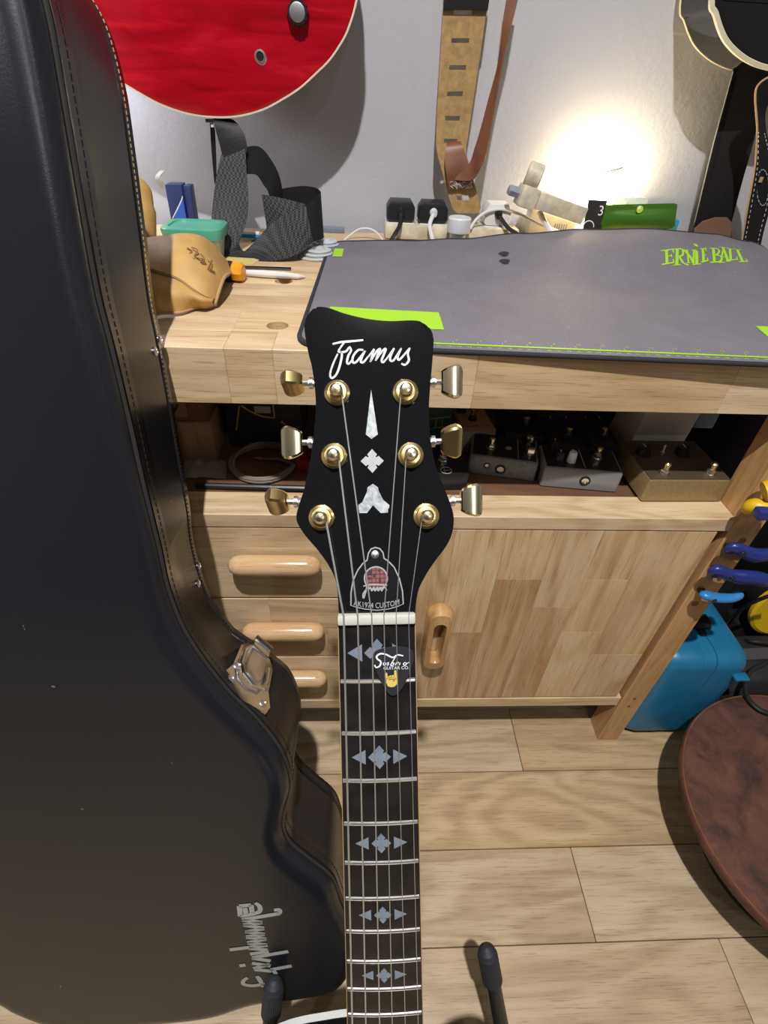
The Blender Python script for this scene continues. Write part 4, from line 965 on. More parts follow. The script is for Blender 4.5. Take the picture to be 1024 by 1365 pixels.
for _ in range(46):
    x, y = random.uniform(599, 630), random.uniform(242, 250)
    a = at(x, y, 0.9585); d = V((random.uniform(-1, 1), 0, random.uniform(-1, 1))).normalized()*0.003
    fr_.tube([a-d, a+V((0, -0.002, 0)), a+d], 0.00028, 3)
obj('frayed_thread', fr_, MT['thread_white'], ts, kind='stuff')

# ================================================================== BLACK ACOUSTIC, TOP RIGHT
AY = 0.925
aco = empty('acoustic_guitar', (0.63, AY+0.05, 1.03), label='black guitar with cream binding at the top right corner of the photo', cat='guitar')
apx = [at(x, y, AY) for x, y in ((948, 0), (953, 20), (960, 42), (969, 59), (985, 75), (1003, 86), (1024, 93))]
AX = 0.625
al = [(p.x-AX, p.z) for p in apx]
zmin = al[-1][1]-0.006
ah = [(-x, z) for x, z in al[::-1]]
aro = [(0, zmin)]+ah+[(0.186, 1.16), (0.178, 1.22), (0.15, 1.27), (0.135, 1.31), (0.138, 1.36), (0.142, 1.41), (0.125, 1.455), (0.08, 1.48)]
afull = aro+[(0, 1.485)]+[(-x, z) for x, z in aro[:0:-1]]
ao = catmull([(x, z, 0) for x, z in afull], 4, True)
if area2(ao) < 0: ao = ao[::-1]
AF = frame(V((AX, AY, 0)), (1, 0, 0), (0, 0, 1), (0, -1, 0))
def aring(d, z): return [V((p.x, p.y, z)) for p in offset_ring(ao, d)]
obj('side', B().loft([aring(0, -0.082), aring(0, -0.006)]), MT['lacquer'], aco, frame=AF)
obj('top', B().loft([aring(0.004, -0.004), aring(0.006, 0.0005), aring(0.010, 0.0009), aring(0.013, 0.0010)]), plain('black_satin_top', (0.011, 0.010, 0.010), 0.3), aco, frame=AF)
obj('front_binding', B().loft([aring(0.001, -0.0065), aring(-0.0005, -0.006), aring(-0.0005, 0.0), aring(0.004, 0.0008), aring(0.005, 0)], True, False), MT['bind'], aco, frame=AF)
obj('back_binding', B().loft([aring(0.001, -0.088), aring(-0.0005, -0.087), aring(-0.0005, -0.083), aring(0.001, -0.0825)], True, True), MT['bind'], aco, frame=AF)
obj('neck', B().box((0, 1.66, -0.01), (0.052, 0.40, 0.022), bev=0.006), MT['ebony'], aco, frame=AF)
obj('bridge', B().box((0, 1.17, 0.007), (0.15, 0.03, 0.009), bev=0.003), MT['ebony'], aco, frame=AF)
hk2 = empty('wall_hanger', (AX, WALL_Y-0.02, 1.86), label='wall hanger holding the black guitar above the photo', cat='hanger')
obj('hanger_plate', B().box((AX, WALL_Y-0.008, 1.87), (0.06, 0.016, 0.12), bev=0.004), MT['black_pl'], hk2)
obj('hanger_fork', B().tube([(AX-0.034, AY-0.02, 1.862), (AX-0.034, WALL_Y-0.05, 1.86), (AX+0.034, WALL_Y-0.05, 1.86), (AX+0.034, AY-0.02, 1.862)], 0.005, 10).tube([(AX, WALL_Y-0.05, 1.86), (AX, WALL_Y-0.012, 1.86)], 0.006, 10), MT['black_pl'], hk2)
# wide black leather strap with a brown tab
s1 = empty('guitar_strap', at(950, 300, 0.99), label='wide smooth black leather strap with a brown suede end at right', cat='guitar strap')
obj('leather_strip', B().ribbon(pr([(985, 60, 1.0, 1035, 60, 0.99), (977, 93, 1.0, 1025, 97, 0.985), (966, 135, 1.0, 1016, 132, 0.985), (952.5, 187.5, 1.0, 1005, 187, 0.985), (939, 244, 1.0, 990, 240, 0.985), (926, 299, 0.995, 975, 296, 0.985), (922, 318, 0.992, 970, 316, 0.985)]), 0.003, 5, 4), MT['black_soft'], s1, smooth=60)
obj('painted_edge_light', B().tube([at(x, y, 0.997) for x, y in ((977.4, 95), (952, 188), (938.5, 244), (926, 297))], 0.0008, 5), MT['print_grey'], s1)  # grey line painted in for the light along the strap's left edge
obj('suede_tab', B().prism([(p.x, p.z) for p in [at(x, y, 0.975) for x, y in ((922, 322), (927, 305), (938, 295), (955, 290), (970, 290), (976, 297), (975, 322))]], 0.0, 0.003, mat=frame(V((0, 0.978, 0)), (1, 0, 0), (0, 0, 1), (0, -1, 0))), MT['brown_suede'], s1)
# second strap with white stitching and tan edge
s2 = empty('guitar_strap', at(1005, 320, 0.94), label='twisted black strap with white stitching and tan edge at far right', cat='guitar strap')
st = [(1030, 100, 0.93, 1050, 95, 0.93), (1012, 112, 0.93, 1032, 125, 0.93), (1007, 130, 0.93, 1020, 150, 0.94), (1009.7, 176, 0.93, 1021, 178, 0.945), (1006, 225, 0.93, 1030, 215, 0.945), (997, 275, 0.93, 1029, 262, 0.94), (989, 322, 0.93, 1017, 310, 0.94), (984, 350, 0.92, 1010, 345, 0.93)]
obj('leather_strip', B().ribbon(pr(st), 0.003, 6, 4), MT['black_soft'], s2, smooth=60)
obj('tan_edge', B().tube(catmull([at(a, b_, Y-0.002) for a, b_, Y, *_ in st], 6), 0.0014, 6), MT['leather_edge'], s2)
sb = B()
for off in (0.16, 0.86):
    pts = catmull([at(a+(c-a)*off, b_+(d-b_)*off, Y-0.004) for a, b_, Y, c, d, Y2 in st[3:]], 14)
    for k in range(0, len(pts)-1, 2): sb.tube([pts[k], pts[k+1]], 0.0005, 4)
for k in range(0, 20):
    a = 2*math.pi*k/20; p = at(1017+8*math.cos(a), 250+24*math.sin(a), 0.932); q = at(1017+8*math.cos(a+0.2), 250+24*math.sin(a+0.2), 0.932); sb.tube([p, q], 0.0005, 4)
obj('stitching', sb, MT['thread_white'], s2, kind='stuff')
obj('button_hole', B().tube([at(1013, 243, 0.93), at(1016, 236, 0.93)], 0.0028, 8), MT['leather_edge'], s2)

# ================================================================== THINGS ON THE WORKTOP, BACK
PS0, PS1 = at(513, 312, 0.955).x, at(692, 312, 0.955).x
ZS = 0.8175
pst = empty('power_strip', ((PS0+PS1)/2, 0.98, ZT), label='long white power strip lying at the back behind the desk mat', cat='power strip')
obj('strip_body', B().box(((PS0+PS1)/2, 0.982, (ZT+ZS)/2+0.0005), (PS1-PS0, 0.056, ZS-ZT), bev=0.004), MT['ivory'], pst)
for x in (533, 577, 662):
    obj('socket_plate', B().box((at(x, 300, 0.975).x, 0.982, ZS+0.0008), (0.046, 0.046, 0.0015), bev=0.0006), MT['white_pl'], pst)
obj('mains_lead', B().tube(catmull([(PS1, 0.985, 0.806), (PS1+0.04, 0.972, 0.8), (PS1+0.10, 0.950, 0.7995), (PS1+0.3, 0.945, 0.7995)], 5), 0.0035, 8), MT['cable_white'], pst)
def plug(px, w_, z0, h, mat, cmat, label, cord, face=True):
    x = at(px, 295, 0.965).x
    o = empty('plug', (x, 0.98, z0), label=label, cat='plug')
    poly = [(-w_/2, 0.004), (-w_/2+0.004, 0), (w_/2-0.004, 0), (w_/2, 0.004), (w_/2, h*0.7), (w_/2-0.006, h), (-w_/2+0.006, h), (-w_/2, h*0.7)]
    obj('plug_body', B().prism(poly, -0.036, 0.0, mat=frame(V((x, 0.964, z0)), (1, 0, 0), (0, 0, 1), (0, -1, 0)), bev=0.003), mat, o)
    obj('cord_grip', B().tube([(x, 0.968, z0+h*0.55), (x, 0.956, z0+h*0.50)], [0.0075, 0.005], 12), cmat, o)
    obj('cord', B().tube(catmull([V((x, 0.960, z0+h*0.52))]+cord, 5), 0.0034, 8), cmat, o)
plug(534, 0.046, ZS+0.002, 0.030, MT['black_pl'], MT['cable_black'], 'leftmost black plug in the power strip with a black cord', [at(533, 300, 0.945), at(526, 313, 0.93), at(519, 325, 0.925)])
plug(577, 0.048, ZS+0.002, 0.030, MT['black_pl'], MT['cable_white'], 'second black plug in the power strip with a white cord', [at(573, 299, 0.945), at(575, 312, 0.935), at(578, 324, 0.925)])
plug(663, 0.044, ZS+0.002, 0.032, MT['white_pl'], MT['cable_black'], 'white plug in the power strip with a black cord', [at(677, 303, 0.945), at(688, 311, 0.935), at(700, 320, 0.928)])
jx = at(612, 300, 0.932)
jar = empty('bottle', (jx.x, 0.932, ZT), label='small clear bottle with a white cap before the power strip', cat='bottle')
jt = at(612, 289, 0.932).z
obj('bottle_body', B().lathe([(0.011, ZT+0.0003), (0.013, ZT+0.001), (0.013, jt-0.022), (0.011, jt-0.019)], 20, mat=M.Translation((jx.x, 0.932, 0))), MT['clear'], jar)
obj('cap', B().lathe([(0.0185, jt-0.0215), (0.0190, jt-0.02), (0.0185, jt-0.002), (0.017, jt), (0, jt+0.0003)], 28, mat=M.Translation((jx.x, 0.932, 0))), MT['white_pl2'], jar)
obj('cable', B().tube(catmull([at(627, 305, 0.95), at(634, 294, 0.955), at(648, 283, 0.96), at(668, 279, 0.962), at(692, 285, 0.96), at(716, 297, 0.955), at(738, 306, 0.95), at(750, 311, 0.94)], 6), 0.0026, 8), MT['cable_white'], label='white cable arching over the white plug', cat='cable')
obj('cable', B().tube(catmull([at(452, 326, 0.94), at(464, 316, 0.945), at(478, 306, 0.95), at(492, 305, 0.95), at(503, 311, 0.945), at(512, 323, 0.935)], 6), 0.0016, 8), MT['cable_white'], label='thin white cable looped left of the power strip', cat='cable')
obj('cable', B().tube(catmull([at(719, 281, 0.955), at(724, 292, 0.95), at(731, 304, 0.945), at(737, 315, 0.935)], 6), 0.0042, 10), MT['white_pl'], label='thick white cord below the lamp arm', cat='cable')
p0, p1 = at(710, 276, 0.985), at(774, 276, 0.985)
ad = empty('power_adaptor', ((p0.x+p1.x)/2, 1.0, ZT), label='white power adaptor box below the lamp against the wall', cat='adaptor')
obj('adaptor_body', B().box(((p0.x+p1.x)/2, 1.0, (p0.z+ZT)/2), (p1.x-p0.x, 0.032, p0.z-ZT), bev=0.003), MT['white_pl'], ad)
vb = B()
for k in range(6):
    vx = at(739+k*3, 306, 0.983).x; vb.box((vx, 0.9835, at(745, 303, 0.983).z), (0.0016, 0.0012, 0.010))
obj('vent', vb, MT['grey_pl'], ad)
# lamp
lamp = empty('clip_lamp', at(700, 262, 0.96), label='lit clip lamp with a pale tilted arm glowing against the wall', cat='lamp')
a, b_ = at(700, 260, 0.945), at(777, 287, 0.945)
d = (b_-a).normalized(); nz_ = V((0, -1, 0)); yv = nz_.cross(d).normalized()
LF = frame(a, d, yv, d.cross(yv))
ln = (b_-a).length
obj('lamp_arm', B().box((ln/2, 0, 0), (ln, 0.025, 0.024), bev=0.002), MT['ivory'], lamp, frame=LF)
obj('arm_joint', B().box((0.004, -0.001, 0), (0.030, 0.030, 0.032), bev=0.003), MT['ivory'], lamp, frame=LF)
obj('tilt_knob', B().lathe([(0.008, 0), (0.0085, 0.002), (0.0085, 0.016), (0.006, 0.019)], 6, mat=M.Translation((-0.010, 0, 0)) @ M.Rotation(R(-90), 4, 'Y')), MT['grey_pl'], lamp, frame=LF)
obj('clip_ring', B().lathe([(0.015, -0.012), (0.017, -0.010), (0.017, 0.010), (0.015, 0.012), (0.0125, 0.012), (0.0125, -0.012)], 24, mat=M.Translation((0.002, 0.028, 0)) @ M.Rotation(R(75), 4, 'Y')), MT['ivory'], lamp, frame=LF)
obj('lamp_tube', B().tube([at(766, 240, 0.998), at(838, 263, 0.998)], 0.0065, 12), MT['lamp'], lamp, label='glowing lamp tube')
obj('lamp_bracket', B().tube([at(777, 287, 0.955), at(800, 293, 0.965), at(828, 288, 0.985), at(838, 266, 0.996)], 0.004, 8), MT['ivory'], lamp)
obj('lamp_base', B().box((at(800, 293, 0.985).x, 0.99, ZT+0.009), (0.05, 0.06, 0.018), bev=0.003), MT['ivory'], lamp)
obj('wire_rod', B().tube([at(800, 231, 0.99), at(826, 225, 0.99), at(830, 223.5, 0.99)], [0.0008, 0.0014, 0.0016], 6).tube([at(800, 231, 0.99), at(797, 262, 0.99)], 0.0008, 5), MT['black_pl'], lamp)
# added lamp, hidden behind the case to brighten the wall under the red guitar
dl = empty('added_fill_lamp', (-0.50, 0.93, ZT), label='added fill lamp on the worktop hidden behind the guitar case', cat='lamp')
obj('lamp_base', B().lathe([(0.05, ZT+0.0003), (0.05, ZT+0.010), (0.012, ZT+0.016)], 24, mat=M.Translation((-0.50, 0.93, 0))), MT['black_pl'], dl)
obj('lamp_stem', B().tube(catmull([(-0.50, 0.93, ZT+0.01), (-0.52, 0.92, 0.93), (-0.50, 0.91, 1.0), (-0.46, 0.905, 1.02)], 5), 0.005, 8), MT['black_pl'], dl)
obj('lamp_shade', B().lathe([(0.012, 0.05), (0.02, 0.045), (0.042, 0.0), (0.040, 0.0), (0.018, 0.043)], 24, mat=lookz((-0.43, 0.90, 1.00), (-0.75, -0.1, 0.6))), MT['black_pl'], dl)
t = NT('fill_bulb'); t.b.inputs['Emission Color'].default_value = (0.92, 0.93, 1.0, 1); t.b.inputs['Emission Strength'].default_value = 190.0
obj('bulb', B().lathe([(0.0, -0.004), (0.012, 0.0), (0.015, 0.010), (0.012, 0.022), (0.006, 0.03)], 16, mat=lookz((-0.43, 0.90, 1.00), (-0.75, -0.1, 0.6))), t.m, dl)
# card, box, green packet
c0 = at(789, 300, 0.935)
card = empty('card', c0, label='small black card with white numeral beside the green packet', cat='card')
CFm = frame(at(777, 308, 0.936), (1, 0, 0), (0.0, 0.2, 1), (0, -1, 0.2))
cw = (at(801, 308, 0.936)-at(777, 308, 0.936)).length
obj('card_sheet', B().box((cw/2, 0.022, 0), (cw, 0.044, 0.0012)), MT['print_black'], card, frame=CFm)
cs = B().text('3', 0.020, mat=M.Translation((cw*0.78, 0.029, 0)), z=0.0008)
cs.stroke([(cw*0.25+0.009*math.cos(q), 0.006+0.009*math.sin(q)) for q in (math.pi*k/10 for k in range(11))], 0.0015, z=0.0008)
obj('card_print', cs, MT['print_white'], card, frame=CFm)
b0, b1 = at(820, 263, 0.99), at(866, 263, 0.99)
wb = empty('box', ((b0.x+b1.x)/2, 1.0, ZT), label='white carton standing behind the green packet against the wall', cat='box')
obj('carton_body', B().box(((b0.x+b1.x)/2, 1.002, (b0.z+ZT)/2), (b1.x-b0.x, 0.024, b0.z-ZT), bev=0.001), MT['white_card'], wb)
obj('carton_flap', B().box(((b0.x+b1.x)/2, 1.002, b0.z+0.0006), (b1.x-b0.x-0.003, 0.022, 0.001)), MT['white_pl'], wb)
gp = empty('packet', at(850, 300, 0.945), label='shiny green foil packet with a round lime sticker', cat='packet')
GX = [at(810, 274, 0.935), at(903, 272, 0.935), at(899, 306, 0.94), at(797, 308, 0.94)]
rows_ = []
for i in range(13):
    v = i/12; row = []
    for j in range(17):
        u = j/16; p = GX[0].lerp(GX[1], u).lerp(GX[3].lerp(GX[2], u), v)
        th = 0.009*math.sin(math.pi*min(1, max(0, (v-0.18)/0.82)))**0.6*math.sin(math.pi*u)**0.5 if v > 0.18 else 0.0007*math.sin(v*90)
        row.append(p+V((0, -th-0.0005, 0)))
    rows_.append(row)
t = bmesh.new(); F_ = [[t.verts.new(p) for p in r] for r in rows_]; K_ = [[t.verts.new(V((p.x, 2*0.9375-p.y+0.001, p.z))) for p in r] for r in rows_]
for i in range(12):
    for j in range(16):
        t.faces.new((F_[i][j], F_[i+1][j], F_[i+1][j+1], F_[i][j+1])); t.faces.new((K_[i][j], K_[i][j+1], K_[i+1][j+1], K_[i+1][j]))
bmesh.ops.recalc_face_normals(t, faces=t.faces)
obj('foil_bag', B().merge(t), MT['foil_green'], gp, smooth=60)
obj('sticker', B().lathe([(0.0052, 0), (0.0052, 0.0006), (0, 0.0007)], 18, mat=lookz(at(853, 279, 0.9285), (0, -1, 0))), MT['sticker'], gp)
obj('sticker_dot', B().lathe([(0.0028, 0.0006), (0.0028, 0.0009)], 14, mat=lookz(at(852, 277, 0.9285), (0, -1, 0))), MT['print_white'], gp)
bt = at(900, 296, 0.955)
obj('packet', B().box((bt.x, 0.965, (bt.z+ZT)/2), (0.022, 0.014, bt.z-ZT+0.006), bev=0.004), MT['cyan_print'], label='small light blue packet peeking out right of green packet', cat='packet')

# ================================================================== THINGS ON THE WORKTOP, LEFT
glove = empty('work_glove', atz(250, 395, ZT), label='tan leather work glove with a stamped mark beside the case', cat='glove')
def row(L): return [at(x, y, Y) if Y > 0 else atz(x, y, ZT+0.004) for x, y, Y in L]
g_bot = row([(190, 421, -1), (215, 417, -1), (240, 416, -1), (262, 409, -1), (275, 409, -1), (285, 406, -1)])
g_cr = row([(190, 355, 0.60), (215, 362, 0.597), (238, 370, 0.592), (258, 384, 0.588), (273, 394, 0.587), (287, 398, 0.60)])
g_mid = row([(190, 335, 0.625), (214, 338, 0.62), (240, 336, 0.615), (264, 347, 0.612), (282, 362, 0.615), (296, 372, 0.63)])
g_top = row([(190, 320, 0.66), (212, 318, 0.655), (242, 315, 0.65), (266, 321, 0.65), (286, 341, 0.655), (303, 365, 0.665)])
g_bk = [p+V((0.0, 0.04, -0.012)) for p in g_top]
g_bk = [V((p.x, p.y, max(p.z, ZT+0.006))) for p in g_bk]
g_end = [V((p.x, p.y+0.07, ZT+0.004)) for p in g_top]
def surf(rows_, n=5, thick=0.002):
    cols = list(zip(*rows_)); cc = [catmull(c, n) for c in cols]
    lines = list(zip(*cc)); L = [catmull(l, n) for l in lines]
    b = B(); t = bmesh.new(); nr, nc = len(L), len(L[0]); N = []
    for i in range(nr):
        r_ = []
        for j in range(nc):
            q = (L[min(i+1, nr-1)][j]-L[max(i-1, 0)][j]).cross(L[i][min(j+1, nc-1)]-L[i][max(j-1, 0)]); r_.append(q.normalized())
        N.append(r_)
    A = [[t.verts.new(L[i][j]+N[i][j]*thick/2) for j in range(nc)] for i in range(nr)]; C_ = [[t.verts.new(L[i][j]-N[i][j]*thick/2) for j in range(nc)] for i in range(nr)]
    for i in range(nr-1):
        for j in range(nc-1):
            t.faces.new((A[i][j], A[i+1][j], A[i+1][j+1], A[i][j+1])); t.faces.new((C_[i][j], C_[i][j+1], C_[i+1][j+1], C_[i+1][j]))
    for i in range(nr-1):
        for j in (0, nc-1): t.faces.new((A[i][j], A[i+1][j], C_[i+1][j], C_[i][j]))
    for j in range(nc-1):
        for i in (0, nr-1): t.faces.new((A[i][j], A[i][j+1], C_[i][j+1], C_[i][j]))
    bmesh.ops.recalc_face_normals(t, faces=t.faces)
    return b.merge(t)
obj('lower_panel', surf([g_bot, [a.lerp(c, 0.5)+V((0, -0.010, 0.004)) for a, c in zip(g_bot, g_cr)], [p+V((0, 0.003, -0.001)) for p in g_cr]], 6, 0.003), MT['glove'], glove, smooth=60)
obj('cuff_panel', surf([[p+V((0, -0.003, 0.0)) for p in g_cr], g_mid, g_top, g_bk, g_end], 6, 0.0035), MT['glove'], glove, smooth=60)
rim = catmull([p[-1] for p in (g_bot, g_cr, g_mid, g_top)], 6)
obj('raw_edge', B().tube([p+V((0.0015, -0.001, 0)) for p in rim], 0.0022, 8).tube(catmull([p+V((0, -0.001, 0)) for p in g_bot], 5), 0.0018, 8), MT['leather_edge'], glove, smooth=60)
obj('crease_stitch', B().tube(catmull([p+V((0, -0.0040, 0.000)) for p in g_cr], 5), 0.0007, 5), MT['leather_edge'], glove)
stm = B()
def gsurf(px, py):
    # on the cuff panel: between crease (v=0) and top (v=1)
    return at(px, py, 0.6105-(0.0 if py > 345 else -0.012)*(345-py)/20)
for L in ([(250, 330), (256, 334), (252, 340), (260, 345)], [(256, 329), (264, 333), (260, 341), (270, 346), (266, 352)], [(247, 336), (250, 344), (257, 348), (261, 354)], [(268, 338), (273, 345), (270, 351)], [(278, 347), (284, 353), (280, 360)], [(283, 346), (279, 356), (273, 366)], [(268, 366), (274, 356)], [(270, 368), (277, 360), (282, 350)]):
    stm.tube(catmull([gsurf(*p)+V((0, -0.0015, 0)) for p in L], 4), 0.0008, 5)
obj('stamped_mark', stm, MT['print_brown'], glove, label='dark stamped mark')
obj('thumb', B().tube(catmull([at(176, 345, 0.70), at(180, 315, 0.72), at(180, 285, 0.735), at(177, 255, 0.75), at(170, 236, 0.76)], 5), [0.024]*12+[0.022]*4+[0.019, 0.016, 0.012, 0.007, 0.002], 14), MT['glove'], glove, smooth=60)
# plastic tub
x0, x1 = at(221, 315, 0.79).x, at(297, 315, 0.79).x
tz0, tz1 = ZT+0.0005, at(258, 308, 0.785).z
def rrect(cx, cy, w_, d_, r_, n=6):
    out = []
    for sx_, sy_, a0 in ((1, -1, -math.pi/2), (1, 1, 0), (-1, 1, math.pi/2), (-1, -1, math.pi)):
        for k in range(n+1):
            q = a0+math.pi/2*k/n; out.append((cx+sx_*(w_/2-r_)+r_*math.cos(q), cy+sy_*(d_/2-r_)+r_*math.sin(q)))
    return out
tub = empty('food_tub', ((x0+x1)/2, 0.802, ZT), label='clear plastic tub with a sea green lid behind the glove', cat='tub')
tcx, tw = (x0+x1)/2, x1-x0
rr3 = lambda z, k: [V((x, y, z)) for x, y in rrect(tcx, 0.802, tw*k, 0.062*k, 0.014)]
obj('tub_body', B().loft([rr3(tz0, 0.80), rr3(tz1-0.002, 0.95), rr3(tz1-0.002, 0.91), rr3(tz0+0.003, 0.77)]), MT['clear'], tub, smooth=40)
obj('lid', B().loft([rr3(tz1-0.008, 1.03), rr3(tz1, 1.06), rr3(tz1+0.004, 1.05), rr3(tz1+0.0055, 1.0), rr3(tz1+0.0055, 0.84), rr3(tz1+0.0035, 0.82)]), MT['green_lid'], tub, smooth=40)
obj('tub_contents', B().box((tcx-0.015, 0.802, tz0+0.016), (0.04, 0.026, 0.024), bev=0.006).box((tcx+0.016, 0.80, tz0+0.014), (0.03, 0.028, 0.02), bev=0.006), MT['orange'], tub)
obj('tub_contents', B().box((tcx+0.01, 0.806, tz0+0.03), (0.05, 0.016, 0.02), bev=0.006), MT['white_pl'], tub)
# blue carton with open flap
bb = empty('box', at(238, 290, 0.90), label='navy carton with blue swoosh and open grey flap behind the tub', cat='box')
bl_, br_, tl_ = at(228, 293, 0.90), at(249, 293, 0.90), at(219.5, 246, 0.90)
bx_ = (br_-bl_).normalized(); bz_ = (tl_-bl_).normalized(); by_ = bz_.cross(bx_)
BF = frame(bl_, bx_, bz_.cross(bx_), bz_); bw, bh = (br_-bl_).length, (tl_-bl_).length
zlow = (ZT+0.003-bl_.z)/max(bz_.z, 0.1)
obj('carton_body', B().box((bw/2, 0.012, (bh+zlow)/2), (bw, 0.024, bh-zlow), bev=0.0008), MT['navy'], bb, frame=BF)
obj('carton_print', B().prism([(bw*0.25, bh*0.05), (bw*0.98, bh*0.05), (bw*0.98, bh*0.62), (bw*0.8, bh*0.5), (bw*0.5, bh*0.3)], 0, 0.0004, mat=frame((0, 0, 0), (1, 0, 0), (0, 0, 1), (0, -1, 0))), MT['blue_print'], bb, frame=BF)
obj('carton_swoosh', B().stroke([(bw*0.12, bh*0.04), (bw*0.5, bh*0.30), (bw*0.85, bh*0.55), (bw*0.99, bh*0.68)], 0.0016, z=0.0006, mat=frame((0, 0, 0), (1, 0, 0), (0, 0, 1), (0, -1, 0))), MT['print_white'], bb, frame=BF)
obj('carton_flap', B().ribbon([(at(216, 252, 0.905), at(221, 246, 0.900)), (at(207, 238, 0.902), at(214, 236, 0.90)), (at(212, 229, 0.905), at(217, 231, 0.903)), (at(217, 226, 0.907), at(220, 230, 0.906))], 0.001, 5, 2), MT['carton_grey'], bb)
obj('carton_side', B().box((bw+0.006, 0.016, (bh*0.95+zlow)/2), (0.010, 0.022, bh*0.95-zlow), bev=0.0008), MT['navy'], bb, frame=BF)
# packet with barcode behind the webbing
pk0, pk1, pk2 = at(317, 309, 0.93), at(345, 309, 0.93), at(330, 345, 0.93)
wp = empty('packet', ((pk0.x+pk1.x)/2, 0.935, ZT), label='white packet with a blue band and barcode behind the webbing', cat='packet')
obj('packet_body', B().box(((pk0.x+pk1.x)/2, 0.936, (pk0.z+ZT)/2), (pk1.x-pk0.x, 0.010, pk0.z-ZT), bev=0.001), MT['white_card'], wp)
obj('blue_band', B().box(((pk0.x+pk1.x)/2, 0.9308, pk0.z-0.007), (pk1.x-pk0.x, 0.0008, 0.008)), MT['cyan_print'], wp)
br2 = B()
for k, w_ in enumerate((1, 2, 1, 1, 3, 1, 2, 1, 2)): br2.box((pk0.x+0.006+k*0.0028, 0.9308, at(330, 331, 0.93).z-0.002), (0.0007*w_, 0.0008, 0.014))
obj('barcode', br2, MT['print_black'], wp)
# grey translucent box and wrappers at the left back corner of the mat
q0, q1 = at(427, 304, 0.985), at(455, 304, 0.985)
obj('box', B().box(((q0.x+q1.x)/2, 0.995, (q0.z+ZT)/2), (q1.x-q0.x+0.01, 0.02, q0.z-ZT), bev=0.001), plain('smoky_grey_plastic', (0.16, 0.20, 0.25), 0.3), label='small smoky grey box against the wall left of the mat', cat='box')
for i, (px, py, r_) in enumerate(((432, 331, 0.024), (421, 343, 0.026))):
    c = atz(px, py, ZT); w1 = empty('plastic_wrapper', c, label=('crumpled clear plastic ring wrapper at the mat corner, the farther one', 'flat clear plastic ring wrapper beside the mat, the nearer one')[i], cat='wrapper')
    for k in range(3):
        obj('wrapper_ring', B().lathe([(r_-k*0.004, 0.0005+k*0.004), (r_-k*0.004+0.001, 0.0025+k*0.004), (r_-k*0.004-0.002, 0.004+k*0.004), (r_-k*0.004-0.008, 0.0035+k*0.004), (r_-k*0.004-0.008, 0.001+k*0.004)], 28, mat=M.Translation(c+V((0.002*k, 0.001*k, 0)))), MT['clear'], w1)
# screwdriver, white stick, dark ruler, yellow slip
h0, h1 = atz(288, 360, ZT+0.012), atz(325, 363, ZT+0.012)
scr = empty('screwdriver', h1-V((0, 0, 0.012)), label='orange and black screwdriver handle beside the tan glove', cat='screwdriver')
d = (h1-h0).normalized()
obj('handle', B().tube([h0-d*0.03, h0, h0+d*0.02, h1-d*0.003, h1], [0.010, 0.0115, 0.0115, 0.0115, 0.009], 8), MT['orange'], scr)
obj('grip', B().tube([h0+d*0.008, h0+d*0.012, h0+d*0.020, h0+d*0.023], [0.0118, 0.0124, 0.0124, 0.0118], 8), MT['black_pl'], scr)
wps = [atz(327, 363.5, ZT+0.005), atz(350, 365, ZT+0.005), atz(380, 367, ZT+0.005), atz(398, 368.5, ZT+0.004), atz(407, 369, ZT+0.002)]
ws = empty('plastic_stick', wps[2]-V((0, 0, 0.005)), label='white tapered plastic stick pointing right from the screwdriver', cat='stick')
obj('stick_shaft', B().tube(wps, [0.0035, 0.0045, 0.0042, 0.003, 0.001], 10), MT['white_pl'], ws)
obj('stick_collar', B().tube([wps[0]-V((0.004, 0, 0)), wps[0]+V((0.002, 0, 0))], 0.0028, 8), MT['brown_leather'], ws)
r0, r1 = atz(325, 358, ZT+0.001), atz(388, 357, ZT+0.001)
obj('ruler', B().box(((r0.x+r1.x)/2, (r0.y+r1.y)/2, ZT+0.0012), ((r1-r0).length, 0.010, 0.0016), bev=0.0004, seg=1), MT['steel_dark'], label='thin dark steel ruler lying behind the white stick', cat='ruler')
y0_, y1_ = atz(296, 352, ZT), atz(340, 349, ZT)
obj('paper_slip', B().prism([(y0_.x-0.02, y0_.y), (y1_.x, y0_.y), (y1_.x+0.006, y0_.y+0.03), (y0_.x, y0_.y+0.035)], ZT+0.0002, ZT+0.0009), plain('yellow_paper', (0.60, 0.50, 0.18), 0.7), label='yellow paper slip under the webbing beside the tub', cat='paper')

# ================================================================== SHELF UNDER THE WORKTOP
SZ = RZ-0.003+0.0003
def axes_from(fl, fr, z):
    a, c = atz(*fl, z), atz(*fr, z); x = (c-a); L = x.length; x.normalize(); y = V((0, 0, 1)).cross(x)
    return frame(a, x, y, (0, 0, 1)), L, a
def shell(L, D, H, bev, z0=0.0, taper=0.0):
    poly = [(0, 0), (L, 0), (L, D), (0, D)]
    b = B(); rings = []
    for z, i in ((z0, bev*0.6), (z0+bev*0.6, 0), (z0+H-bev, taper), (z0+H-bev*0.3, taper+bev*0.3), (z0+H, taper+bev)):
        rings.append([V((x, y, z)) for x, y in rrect(L/2, D/2, L-2*i, D-2*i, max(0.001, bev*1.2), 3)])
    return b.loft(rings)
def footswitch(parent, fr, x, y, z, mat='chrome'):
    fs_ = obj('footswitch', B().lathe([(0.0075, z), (0.0075, z+0.0025), (0.0055, z+0.003), (0.0055, z+0.008), (0.0050, z+0.009)], 6, mat=M.Translation((x, y, 0))), MT[mat], parent, frame=fr)
    obj('switch_button', B().lathe([(0.0040, z+0.008), (0.0040, z+0.014), (0.0046, z+0.0145), (0.0046, z+0.017), (0.003, z+0.0185)], 16, mat=M.Translation((x, y, 0))), MT['gold_pale'], fs_, frame=fr)
